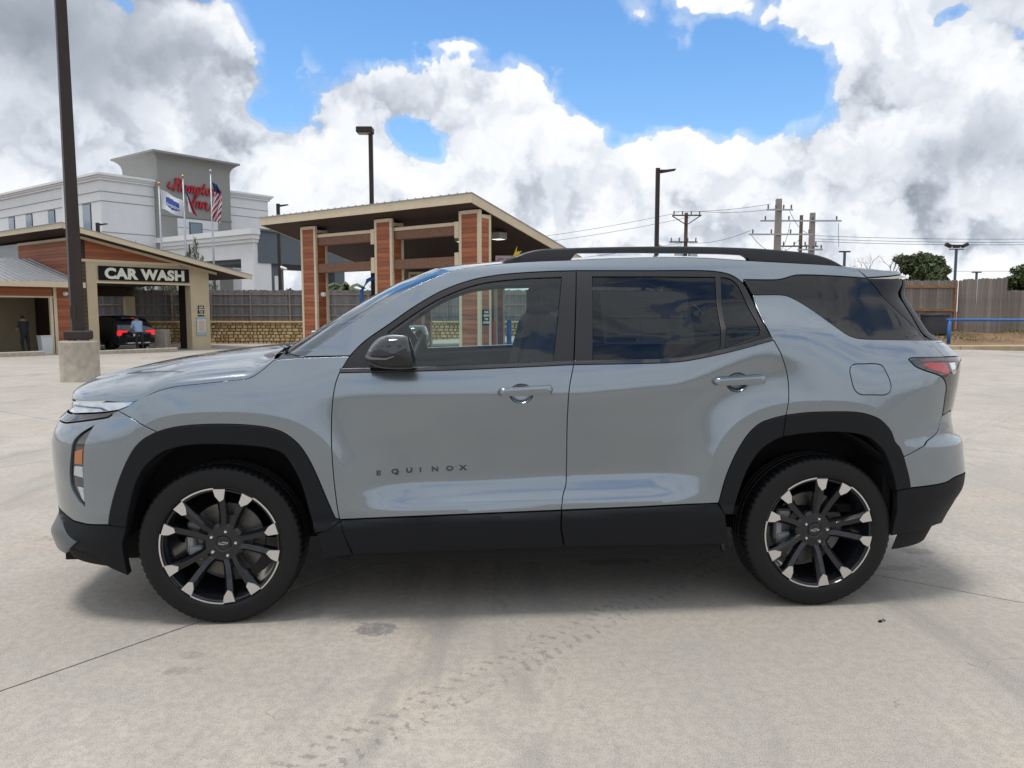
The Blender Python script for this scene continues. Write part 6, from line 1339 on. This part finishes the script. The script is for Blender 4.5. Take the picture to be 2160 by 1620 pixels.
# tower
tw = [(5.3, 13.5)]
hbox(5.30, 13.45, -.80, 6.2, zb_, 15.95, GREY, 'tower_wall')
prof = [(0, 15.95), (.03, 16.2), (.12, 16.5), (.32, 16.78), (.62, 17.0), (.80, 17.05), (.80, 17.25)]
V = []; n = 4
for d, z in prof: V += [(5.30 - d, -.80 - d, z), (13.45 + d, -.80 - d, z), (13.45 + d, 6.2 + d, z), (5.30 - d, 6.2 + d, z)]
MB().add(V, [(i * 4 + j, i * 4 + (j + 1) % 4, (i + 1) * 4 + (j + 1) % 4, (i + 1) * 4 + j) for i in range(len(prof) - 1) for j in range(4)] + [tuple((len(prof) - 1) * 4 + j for j in range(4))]).build('tower_cornice', GREY, ht)
hbox(7.2, 11.8, -.85, -.805, zb_, 10.85, WHITE, 'tower_inset'); hbox(5.25, 13.5, -.88, -.806, 11.0, 11.16, GREY, 'tower_band')
win('r', 9.2, 8.5, 10.55, .72)
for z in (9.9, 8.3): hbox(7.2, 8.4, -.865, -.851, z, z + .06, GREY, 'reveal_line'); hbox(9.95, 11.8, -.865, -.851, z, z + .06, GREY, 'reveal_line')
# red script sign: strokes drawn as flat ribbons with thickness
def strokes(name, lst, ox, oz, sc_, y, wd, m, parent, shear=.25):
    for st in lst:
        p = [Vector((q[0] + q[1] * shear, 0, q[1])) for q in st]; pts_ = [np.array((v.x, v.z)) for v in p]
        c = catmull(pts_, .06) if len(pts_) > 2 else lin(pts_, .1); L_ = []; Rr = []
        for i in range(len(c)):
            d = c[min(i + 1, len(c) - 1)] - c[max(i - 1, 0)]; d = d / (np.linalg.norm(d) + 1e-9); nn_ = np.array((-d[1], d[0]))
            w_ = wd * (.55 + .75 * abs(d[1])); L_.append(c[i] + nn_ * w_); Rr.append(c[i] - nn_ * w_)
        mb = MB(); n_ = len(c); V = []
        for q in (L_, Rr):
            for yy in (y, y - .16):
                V += [(ox + a[0] * sc_, yy, oz + a[1] * sc_) for a in q]
        l0, l1, r0_, r1 = 0, n_, 2 * n_, 3 * n_; fs = []
        for i in range(n_ - 1):
            fs += [(l1 + i, l1 + i + 1, r1 + i + 1, r1 + i), (l0 + i, l0 + i + 1, l1 + i + 1, l1 + i), (r0_ + i, r0_ + i + 1, r1 + i + 1, r1 + i)]
        mb.add(V, fs).build(name, m, parent)
HAM = [[(-.9, 1.2), (-1.05, .6), (-.55, .25), (-.15, .8), (.0, 1.75)], [(-.1, 0), (.12, 1.0), (.25, 1.85)], [(.85, 1.8), (.72, .9), (.68, .1), (.9, 0)], [(.1, 1.0), (.75, 1.0)], [(-.35, 1.75), (.25, 1.85), (.55, 1.7)],
       [(1.75, .85), (1.35, .95), (1.1, .45), (1.35, .0), (1.75, .5)], [(1.85, 1.0), (1.72, .2), (1.95, .05)],
       [(2.15, .95), (2.15, 0)], [(2.15, .7), (2.45, 1.0), (2.6, .7), (2.6, 0)], [(2.6, .7), (2.9, 1.0), (3.05, .7), (3.05, .1), (3.25, .05)],
       [(3.5, 1.0), (3.5, -.65)], [(3.5, .7), (3.85, 1.0), (4.1, .5), (3.85, .0), (3.5, .15)], [(4.5, 1.6), (4.45, .3), (4.65, 0), (4.85, .2)], [(4.2, 1.0), (4.8, 1.05)],
       [(5.3, .98), (5.0, .5), (5.3, .0), (5.6, .5), (5.3, .98)], [(5.95, .95), (5.95, 0)], [(5.95, .7), (6.25, 1.0), (6.45, .7), (6.5, .1), (6.9, .0), (7.3, .6), (7.1, 1.0)]]
INN = [[(-.55, 1.2), (-.6, .7), (-.2, .5), (.15, 1.0), (.3, 1.7)], [(.3, 1.75), (.15, .8), (0, 0), (-.35, -.1)], [(.0, 1.75), (.6, 1.8)], [(.75, .95), (.75, 0)], [(.75, .7), (1.05, 1.0), (1.25, .7), (1.25, .1), (1.4, .05)], [(1.65, .95), (1.65, 0)], [(1.65, .7), (1.95, 1.0), (2.2, .7), (2.25, .1), (2.6, -.1), (3.0, .5), (2.9, .9)]]
strokes('sign_stroke', HAM, 6.95, 13.55, .70, -.86, .105, REDS, ht); strokes('sign_stroke', INN, 8.75, 12.05, .74, -.86, .105, REDS, ht)
# drive-through canopy: white left part, slate right part
def kbox(x0, x1, y0, y1, z0, z1, m, name, p): return MB().box(x0, x1, y0, y1, z0, z1).build(name, m, p)
kc = thing('hotel_canopy', 'white and slate blue drive-through canopy on square columns beside the hotel', 'canopy', (-23.30, 70.0, 0), YAW)
kbox(0.02, .5, 0, 17, 6.1, 8.1, WHITE, 'white_fascia', kc)
for d, z0_, z1_ in ((.15, 7.5, 7.8), (.3, 7.802, 8.2), (.45, 8.202, 8.7)): kbox(-d, .5, -d, 17, z0_, z1_, WTRIM, 'cornice', kc)
kbox(.502, 12, -.1, 9, 5.7, 8.55, SLATE, 'slate_fascia', kc); kbox(.52, 12.2, -.3, 9.2, 8.552, 8.75, SLATE, 'slate_cap', kc)
for x, y, m, w in ((.0, .0, WHITE, 1.9), (1.95, .3, SLATE, 1.5), (9.5, .2, SLATE, 1.3), (.0, 12, WHITE, 1.4)): kbox(x + .02, x + w, y + .02, y + w, -1.2, 6.1 if m is WHITE else 5.7, m, 'column', kc)
kbox(2.4, 2.8, .25, .295, 2.2, 4.6, WHITE, 'light_panel', kc)
tag(MB().box(-60, 60, 0, 12, 0, 4.6).build('far_wall', mat('far_pale_wall', (.50, .47, .42), .9, var=.1, vscale=.3), None, loc=(-26, 105, -1)), 'long low pale building far behind the fence', 'building')
fb = thing('far_building', 'low white building with vents seen under the pavilion roof', 'building', (-14.5, 80, -1))
MB().box(0, 9, 0, 6, 0, 4.7).build('wall', WHITE, fb); MB().box(-.2, 9.2, -.2, 6, 4.702, 5.0).build('parapet', WTRIM, fb)
for k in range(3): MB().box(1.5 + 2.5 * k, 2.3 + 2.5 * k, -.06, .0, 2.9, 3.7).build('vent', ALU, fb)

# ------------------------------------------------------------------ flags
def flagpole(x, y, ztop, pos, label, flagf, top):
    o = thing('flagpole', 'silver flagpole, ' + pos, 'flagpole', (x, y, -.8)); h = ztop + .8
    MB().tube([(0, 0, 0), (0, 0, h)], [.11, .06], 12).build('pole', ALU, o, smooth=True); MB().lathe([(.001, h + .26), (.10, h + .2), (.13, h + .12), (.09, h + .03), (.04, h)], 14, 'z').build('finial', top, o, smooth=True)
    f_ = flagf(x, y, ztop); tag(f_, label, 'flag')
GOLD = mat('gold_ball', (.55, .33, .10), .3, metal=.8)
def cloth(name, pts_fn, nu, nv, mfn, mats_):
    V = [pts_fn(i / nu, j / nv) for j in range(nv + 1) for i in range(nu + 1)]; mb = MB()
    for j in range(nv):
        for i in range(nu):
            k = j * (nu + 1) + i; mb.f.append((k, k + 1, k + nu + 2, k + nu + 1)); mb.mi.append(mfn((i + .5) / nu, (j + .5) / nv))
    mb.v = V; return mb.build(name, mats_, None, smooth=True)
FW = mat('flag_white', (.72, .73, .76), .9); FR = mat('flag_red', (.34, .02, .05), .9); FB = mat('flag_navy', (.02, .035, .14), .9); FBL = mat('flag_emblem_blue', (.05, .09, .34), .9)
def flag1(x, y, zt_):
    def fn(u, v):
        return (x + .08 + 1.95 * u, y + .16 * math.sin(5 * u + 2 * v), zt_ - .35 - 1.0 * u * (1 - .2 * v) - 1.55 * v + .05 * math.sin(8 * u))
    def m_(u, v): return 1 if (.2 < u < .83 and abs(v - .5) < .30 * (1 - abs(u - .51) * .75)) else 0
    f_ = cloth('flag', fn, 40, 26, m_, [FW, FBL])
    put_text('flag_text', 'Hampton', .36, FW, f_, (x + 1.08, y - .30, zt_ - 1.83), shear=.3, bold=.006, extrude=.002).rotation_euler = (0, R(25), 0)
    return f_
def flag2(x, y, zt_):
    def fn(u, v): return (x + .08 + .95 * v * (.3 + .7 * u) + .10 * u, y + .12 * math.sin(9 * u + 3 * v), zt_ - .5 - 2.2 * v - .5 * u)
    return cloth('flag', fn, 14, 24, lambda u, v: 0 if v < .38 else (1 if u < .45 else 2), [FB, FW, FR])
def flag3(x, y, zt_):
    def fn(u, v): return (x + .08 + .45 * u + .35 * u * math.sin(math.pi * v * .9) + .10 * math.sin(6 * v), y + .15 * math.sin(10 * u + 4 * v), zt_ - .75 - 3.1 * v - .25 * u)
    return cloth('flag', fn, 26, 40, lambda u, v: 0 if (v < .26) else (1 if int((u * 4 + v * 6) * 2) % 2 else 2), [FB, FW, FR])
flagpole(-29.27, 65.0, 11.75, 'shortest and leftmost of three before the hotel', 'white flag with a blue Hampton emblem blowing right in front of the hotel', flag1, GOLD)
flagpole(-27.25, 65.0, 12.33, 'the middle one of three before the hotel', 'furled navy, white and red flag in the middle before the hotel', flag2, GOLD)
flagpole(-24.95, 65.0, 12.75, 'tallest and rightmost of three before the hotel', 'hanging red and white striped flag with navy canton before the hotel', flag3, ALU)

# ------------------------------------------------------------------ utility poles and wires
WOODP = mat('brown_utility_wood', (.085, .058, .045), .9, var=.3, vscale=3); CONP = mat('grey_concrete_pole', (.33, .31, .285), .9, var=.15, vscale=3)
INS = mat('insulator_grey', (.16, .16, .17), .4)
def upole(x, y, ztop, w, m, label, arms, extra=None, sq=False):
    o = thing('utility_pole', label, 'utility pole', (x, y, 0)); z0_ = G(x, y)
    if sq: MB().add([(s * w * k, t_ * w * k, z) for z, k in ((z0_, 1.35), (ztop, 1.0)) for s, t_ in ((-1, -1), (1, -1), (1, 1), (-1, 1))], [(0, 1, 5, 4), (1, 2, 6, 5), (2, 3, 7, 6), (3, 0, 4, 7), (4, 5, 6, 7)]).build('pole', m, o)
    else: MB().tube([(0, 0, z0_), (0, 0, ztop)], [w * 1.25, w], 12).build('pole', m, o, smooth=True)
    for (dz, xl, xr, tilt) in arms:
        a = MB().box(xl, xr, -w - .14, -w - .01, ztop - dz - .055, ztop - dz + .055); a.build('cross_arm', WOODP if m is WOODP else ALU, o)
        for t_ in (.06, .35, .65, .94):
            xx = xl + (xr - xl) * t_
            MB().lathe([(.001, .34), (.05, .33), (.075, .2), (.05, .14), (.07, .08), (.03, 0)], 10, 'z', c=(xx, -w - .075, ztop - dz + .055)).build('insulator', INS, o, smooth=True)
    return o
u1 = upole(15.61, 70.0, 10.1, .16, WOODP, 'brown wooden utility pole with two transformer cans', [(.25, -1.3, 1.3, 0), (2.6, -1.5, 1.0, 0)])
for s in (-.62, .62): MB().lathe([(.001, 6.75), (.36, 6.72), (.42, 6.6), (.42, 5.25), (.36, 5.1), (.001, 5.08)], 20, 'z', c=(s, -.2, 0)).build('transformer', ALU, u1, smooth=True, angle=40)
MB().tube([(-1.3, -.2, 9.8), (0, -.2, 9.0), (1.2, -.2, 9.8)], .05, 6).build('brace', WOODP, u1)
u2 = upole(20.45, 60.0, 9.9, .19, CONP, 'tall square grey concrete utility pole, left of the pair', [(.85, -1.0, 1.0, 0), (2.7, -2.3, 2.6, 0)], sq=True)
u3 = upole(23.85, 62.0, 9.1, .17, CONP, 'shorter square grey concrete utility pole, right of the pair', [(.65, -4.2, 2.2, 0), (2.9, -1.2, .8, 0), (4.7, -4.0, .2, 0)], sq=True)
u4 = upole(24.45, 66.0, 9.4, .14, WOODP, 'dark wooden utility pole between the two concrete poles', [(2.6, -1.7, 1.4, 0)])
MB().lathe([(.001, 4.9), (.2, 4.85), (.22, 4.0), (.001, 3.95)], 14, 'z', c=(-.9, -.1, 0)).build('transformer', ALU, u4, smooth=True)
WIRE = mat('wire', (.10, .10, .11), .6)
def wire(p, q, sag, label, r=.018):
    p = Vector(p); q = Vector(q); pts_ = [p.lerp(q, t / 16) - Vector((0, 0, sag * 4 * (t / 16) * (1 - t / 16))) for t in range(17)]
    tag(MB().tube(pts_, r, 5).build('power_line', WIRE, None), label, 'wire')
wire((-18, 84, 8.2), (14.9, 69.8, 10.1), 1.0, 'upper power line running left from the wooden utility pole'); wire((-18, 84, 7.6), (15.9, 69.8, 9.7), 1.0, 'second power line running left from the wooden utility pole'); wire((-18, 84, 6.2), (15.6, 69.8, 7.5), 1.0, 'lowest power line running left from the wooden utility pole')
wire((14.4, 69.8, 10.2), (19.8, 59.8, 9.5), .2, 'upper power line between the wooden and the left concrete pole'); wire((16.7, 69.8, 10.2), (20.6, 59.8, 9.2), .2, 'middle power line between the wooden and the left concrete pole'); wire((15.9, 69.8, 7.4), (18.3, 59.8, 7.5), .3, 'lowest power line between the wooden and the left concrete pole')
for zz_, lab in ((7.4, 'upper power line running right from the concrete poles'), (7.15, 'middle power line running right from the concrete poles'), (6.95, 'lower power line running right from the concrete poles')): wire((24.0, 61.8, zz_ - .1), (62, 64, zz_ + .6), .5, lab)
wire((30, 80, 5.45), (75, 84, 5.8), .1, 'thin low power line above the right hand trees'); wire((30, 80, 4.1), (75, 84, 4.3), .1, 'thin lowest power line crossing behind the right hand trees')
for k, (a, b, s) in enumerate((((18.3, 59.75, 7.2), (22.9, 61.6, 7.2), 1.3), ((21.2, 59.7, 8.95), (22.6, 59.7, 7.3), .3), ((22.0, 61.7, 8.3), (22.2, 65.7, 6.9), 1.2), ((25.8, 61.7, 8.3), (25.9, 61.7, 6.4), .0), ((20.9, 61.7, 8.3), (21.2, 61.7, 4.6), .6), ((23.0, 65.6, 6.6), (24.3, 65.6, 4.4), .5))):
    wire(a, b, s, ('slack jumper wire looping between the two concrete poles', 'jumper wire dropping from the top arm of the left concrete pole', 'jumper wire between the long arm and the dark wooden pole', 'short jumper wire at the right end of the long arm', 'jumper wire hanging at the left end of the long arm', 'jumper wire beside the dark wooden pole')[k], .02)

# ------------------------------------------------------------------ vegetation
LEAF = [mat('leaf_%s' % n, c, .7) for n, c in (('deep', (.040, .062, .022)), ('mid', (.075, .105, .034)), ('light', (.12, .145, .052)))]
BARK = mat('bark', (.09, .07, .055), .95, var=.3, vscale=6)
def leaf_crown(name, parent, clumps, n, size, seed, mats_=LEAF, flat=.0, up=0.0):
    rr = random.Random(seed); mb = MB()
    for (cx_, cy_, cz_, rx, ry, rz_) in clumps:
        for _ in range(n):
            d = Vector((rr.gauss(0, 1), rr.gauss(0, 1), rr.gauss(0, 1))).normalized() * (rr.random() ** .45)
            p = Vector((cx_ + d.x * rx, cy_ + d.y * ry, cz_ + d.z * rz_))
            nrm_ = (d + Vector((rr.gauss(0, .6), rr.gauss(0, .6), rr.gauss(0, .6) + .3))).normalized(); t_ = nrm_.orthogonal().normalized(); t_.rotate(Matrix.Rotation(rr.uniform(0, 6.28), 3, nrm_)) if False else None
            a = rr.uniform(0, 6.28); u = t_ * math.cos(a) + nrm_.cross(t_) * math.sin(a); v = nrm_.cross(u); s = size * rr.uniform(.6, 1.3)
            if up: u = (u * .4 + Vector((d.x * .5, d.y * .5, up))).normalized(); v = nrm_.cross(u).normalized() * .35
            mb.add([p - u * s, p - v * s * .45, p + u * s, p + v * s * .45], [(0, 1, 2, 3)], rr.choices((0, 1, 2), (5, 4, 1 + (d.z > .3)))[0])
    o = mb.build(name, mats_, parent); return o
def oak(x, y, z0_, w, h, label, seed):
    o = thing('oak_tree', label, 'tree', (x, y, z0_)); rr = random.Random(seed)
    t_ = MB(); t_.tube([(0, 0, 0), (.05, 0, h * .22), (0, .05, h * .45), (.1, 0, h * .7)], [.28, .24, .17, .06], 9)
    for k in range(7):
        a = rr.uniform(0, 6.28); t_.tube([(0, 0, h * (.2 + .04 * k)), (math.cos(a) * w * .22, math.sin(a) * w * .22, h * (.42 + .03 * k)), (math.cos(a) * w * .40, math.sin(a) * w * .40, h * (.52 + .05 * k))], [.12, .08, .03], 6)
    t_.build('trunk', BARK, o, smooth=True); cl = []
    for k in range(85):
        a = rr.uniform(0, 6.28); q = rr.random() ** .5; zz_ = rr.uniform(.18, .93); lim = math.sin(math.pi * min(.97, max(.08, (zz_ - .02) * .86 + .10))) ** .6
        cl.append((math.cos(a) * w * .44 * q * lim, math.sin(a) * w * .44 * q * lim, h * zz_, w * rr.uniform(.08, .14), w * rr.uniform(.08, .14), h * rr.uniform(.06, .10)))
    leaf_crown('crown', o, cl, 330, .17, seed)
oak(32.4, 62, 0, 5.6, 6.0, 'rounded dark evergreen oak behind the fence near the bare tree', 21)
oak(40.4, 60, 0, 5.4, 5.1, 'dark evergreen oak at the right edge behind the low fence', 22)
oak(-15.0, 55, -.6, 4.0, 3.6, 'dark leafy tree behind the wash building and fence', 23)
def bare(x, y, label):
    o = thing('bare_tree', label, 'tree', (x, y, 0)); rr = random.Random(5); t_ = MB()
    def br(p, d, l, r_, k):
        q = p + d * l; t_.tube([p, p.lerp(q, .5) + Vector((rr.gauss(0, .04), 0, rr.gauss(0, .04))) * l, q], [r_, r_ * .8, r_ * .55], 5)
        if k: 
            for _ in range(3): br(p.lerp(q, rr.uniform(.55, 1)), (d + Vector((rr.gauss(0, .55), rr.gauss(0, .5), rr.gauss(.05, .35)))).normalized(), l * rr.uniform(.55, .75), r_ * .5, k - 1)
    br(Vector((0, 0, 0)), Vector((.02, 0, 1)), 3.0, .16, 5); t_.build('branches', mat('grey_bark', (.13, .11, .10), .95), o)
bare(29.6, 63, 'leafless grey tree left of the rounded oak')
def juniper(x, y, z0_, h, w, label, seed):
    o = thing('juniper_shrub', label, 'shrub', (x, y, z0_)); rr = random.Random(seed); cl = []
    MB().tube([(0, 0, 0), (0, 0, h * .8)], [.15, .05], 7).build('trunk', BARK, o)
    for k in range(34):
        a = rr.uniform(0, 6.28); q = rr.random() ** .6; hh = h * (.25 + .75 * rr.random() * (1 - .55 * q)); cl.append((math.cos(a) * w * .5 * q, math.sin(a) * w * .5 * q, hh * .85, w * .07, w * .07, h * .13))
    leaf_crown('crown', o, cl, 130, .16, seed, up=1.2)
juniper(-22.8, 55, -.7, 8.4, 3.6, 'spiky green juniper rising between the right two flagpoles', 31); juniper(-27.2, 56, -.7, 7.9, 2.4, 'spiky green juniper tip behind the wash roof by the white flag', 32)
def palm(x, y, label, h=3.4):
    o = thing('palm_tree', label, 'palm', (x, y, G(x, y))); rr = random.Random(int(x * 9) & 255)
    MB().lathe([(.32, 0), (.36, h * .3), (.40, h * .6), (.48, h * .85), (.36, h)], 14, 'z').build('trunk', BARK, o); sc_ = MB()
    for k in range(160):
        a = k * 2.4; z = h * (.1 + .88 * k / 160); r_ = .38 + .1 * z / h
        c_, s_ = math.cos(a), math.sin(a); sc_.add([(c_ * r_ - s_ * .09, s_ * r_ + c_ * .09, z), (c_ * r_ + s_ * .09, s_ * r_ - c_ * .09, z), (c_ * (r_ + .14), s_ * (r_ + .14), z + .22)], [(0, 1, 2)])
    tag(sc_.build('frond_stubs', mat('palm_stub', (.17, .11, .07), .95, var=.3, vscale=8), o), kind='stuff'); lf = MB()
    for k in range(22):
        a = rr.uniform(0, 6.28); l = rr.uniform(1.2, 1.8); p = Vector((0, 0, h)); e = rr.uniform(.1, 1.2)
        pts_ = [p + Vector((math.cos(a) * l * t_, math.sin(a) * l * t_, l * (e * t_ - .9 * t_ * t_))) for t_ in (0, .3, .6, 1)]
        for i in range(3):
            d = (pts_[i + 1] - pts_[i]); sd = d.cross(Vector((0, 0, 1))).normalized() * .16
            for s in (-1, 1): lf.add([pts_[i], pts_[i + 1], pts_[i + 1] + sd * s + Vector((0, 0, -.12)), pts_[i] + sd * s + Vector((0, 0, -.12))], [(0, 1, 2, 3)], 1)
    lf.build('fronds', LEAF, o)
palm(-11.3, 53, 'stout palm trunk behind the fence at the pavilion\'s left bay'); palm(-6.6, 53, 'stout palm trunk behind the fence at the pavilion\'s right bay')
def grasses(x, y, z0_, label):
    o = thing('ornamental_grass', label, 'plant', (x, y, z0_)); rr = random.Random(3); mb = MB()
    for k in range(220):
        a = rr.uniform(0, 6.28); l = rr.uniform(1.2, 2.3); s = rr.uniform(.15, .8); b = Vector((math.cos(a) * .15, math.sin(a) * .15, 0)); t_ = Vector((math.cos(a) * s * l, math.sin(a) * s * l, l * (1 - .4 * s)))
        q = Vector((-math.sin(a), math.cos(a), 0)) * .025; m_ = b + t_ * .5 + Vector((0, 0, .15 * l)); mb.add([b - q, b + q, m_ + q, b + t_, m_ - q], [(0, 1, 2, 4), (4, 2, 3)], rr.choice((1, 2)))
    mb.build('blades', LEAF, o)
grasses(-17.3, 49.5, .7, 'tuft of long grass behind the fence below the hotel canopy')

# ------------------------------------------------------------------ right hand side: verge, fence, pipe rail
ZK0 = 27.4
vg = MB(); xs_ = np.linspace(4, 60, 57); ys_ = np.linspace(ZK0 + .35, 60, 40); V = []
def vz(x, y): return .14 + .36 * min(1, max(0, (y - 28.4) / 3.2)) + .03 * math.sin(x * .7 + y)
for y in ys_:
    for x in xs_: V.append((x, y, vz(x, y)))
n = len(xs_); vg.add(V, [(j * n + i, j * n + i + 1, (j + 1) * n + i + 1, (j + 1) * n + i) for j in range(len(ys_) - 1) for i in range(n - 1)])
vgo = tag(vg.build('verge', mat('dry_soil_verge', (.25, .15, .085), .95, var=.45, vscale=.8, col2=(.12, .085, .045)), smooth=True), kind='structure')
kb = thing('street_kerb', 'long pale kerb edging the dry verge at right', 'kerb', (0, ZK0, 0))
for k in range(18): MB().bbox(4 + 3 * k + .008, 7 + 3 * k - .008, 0, .36, -.1, .16, .04).build('kerb_stone', mat('tan_kerb', (.46, .36, .23), .9, var=.15, vscale=2), kb)
gr_ = MB(); rr = random.Random(6)
for _ in range(15000):
    x = rr.uniform(14, 40); y = 28.6 + 6 * rr.random() ** .8
    dens = min(1, max(.05, (y - 28.6) / 1.6)) * (.5 + .5 * math.sin(x * 1.3 + 2 * math.sin(y)))
    if rr.random() > dens + .12: continue
    z = vz(x, y); a = rr.uniform(0, 6.28); h = rr.uniform(.05, .14); c_, s_ = math.cos(a) * .018, math.sin(a) * .018
    gr_.add([(x - c_, y - s_, z - .01), (x + c_, y + s_, z - .01), (x + rr.gauss(0, .03), y + rr.gauss(0, .03), z + h)], [(0, 1, 2)], 0 if dens > .4 and rr.random() < .75 else 1)
tag(gr_.build('verge_grass', [mat('grass_green', (.085, .115, .030), .8), mat('grass_dry', (.27, .19, .085), .9)]), 'short patchy grass on the verge at right', 'grass', kind='stuff')
def pickets(label, segs, name='plank_fence', rails=None):
    o = thing(name, label, 'fence', (segs[0][0], segs[0][1], .3)); rr = random.Random(int(abs(segs[0][0]) * 100))
    bx_, by_ = segs[0][0], segs[0][1]
    for (x0_, y0_, x1_, y1_, h0, h1, zb0) in segs:
        L_ = math.hypot(x1_ - x0_, y1_ - y0_); n_ = int(L_ / .1405) + 1; an = math.atan2(y1_ - y0_, x1_ - x0_)
        for k in range(n_):
            t_ = k / n_; h = h0 + (h1 - h0) * t_ + rr.uniform(-.025, .025)
            w = .1445; mb = MB().prism([(0, -.1), (w - .004, -.1), (w - .004, h - .03), (w - .034, h), (.03, h), (0, h - .03)], -.01, .01, 'xz')
            p = mb.build('picket', FEN[rr.choices((0, 1, 2), (4, 3, 3))[0]], o); p.location = (x0_ + (x1_ - x0_) * t_ - bx_, y0_ + (y1_ - y0_) * t_ - by_ + rr.uniform(-.006, .006), zb0 - .3); p.rotation_euler = (rr.uniform(-.004, .004), rr.uniform(-.004, .004), an)
    return o
CED = mat('cedar_rail', (.30, .16, .085), .85, var=.3, vscale=4)
f1 = pickets('weathered grey plank fence panel with reddish rails right behind the SUV tail', [(13.5, 32.0, 18.4, 32.0, 2.36, 2.36, .27)])
for z in (2.02, 1.06, .10): MB().box(0, 4.75, -.09, -.012, z, z + .10).build('rail', CED, f1)
MB().box(4.76, 4.86, -.10, .0, -.05, 2.30).build('post', CED, f1); MB().box(2.3, 2.4, -.012 - .001, .10, -.05, 2.2).build('post', CED, f1)
pickets('tall weathered grey plank fence return angling towards the camera at right', [(18.45, 32.0, 19.5, 31.2, 2.40, 2.45, .25), (19.5, 31.2, 20.05, 31.4, 2.42, 2.42, .28)])
pickets('low grey plank fence with a raised end at the right edge', [(20.2, 32.4, 21.6, 32.4, 1.90, 1.90, .32), (21.6, 32.4, 24.5, 31.5, 2.35, 2.0, .32), (24.5, 31.5, 34, 30.6, 2.1, 2.1, .32)])
pr = thing('pipe_rail', 'blue painted pipe guard rail on the verge behind the SUV', 'rail', (16.0, 28.2, .12))
MB().tube([(-.1, 0, .93), (14, .3, .90)], .05, 12).build('top_pipe', BLUE, pr, smooth=True)
for x in (0, 4.4, 8.8, 13.2): MB().tube([(x, .02 * x, 0), (x, .02 * x, .9)], .065, 12).build('post', BLUE, pr, smooth=True)
tb_ = thing('trash_drum', 'dark grey bin standing before the plank fence behind the SUV tail', 'bin', (17.1, 31.2, .45))
MB().lathe([(.001, .80), (.50, .80), (.52, .76), (.46, 0)], 24, 'z').build('drum', mat('dark_plastic', (.035, .037, .042), .6), tb_, smooth=True, angle=40); MB().lathe([(.53, .70), (.55, .74), (.55, .78), (.53, .80)], 24, 'z').build('rim', MATS['dark_plastic'], tb_)
# small dark scrap on the concrete
scp = thing('rubber_scrap', 'tiny black scrap lying on the concrete behind the rear wheel', 'debris', (1.65, 3.33, 0), .4)
MB().add([(-.012, -.006, 0), (.006, -.01, 0), (.014, .004, 0), (-.004, .01, 0), (-.006, -.002, .012), (.006, .002, .010)], [(0, 1, 5, 4), (1, 2, 5), (2, 3, 4, 5), (3, 0, 4)]).build('lump', BLACK, scp); MB().tube([(.012, 0, .004), (.022, .005, .008), (.024, -.006, .006), (.014, -.006, .004)], .0022, 5).build('curl', BLACK, scp)
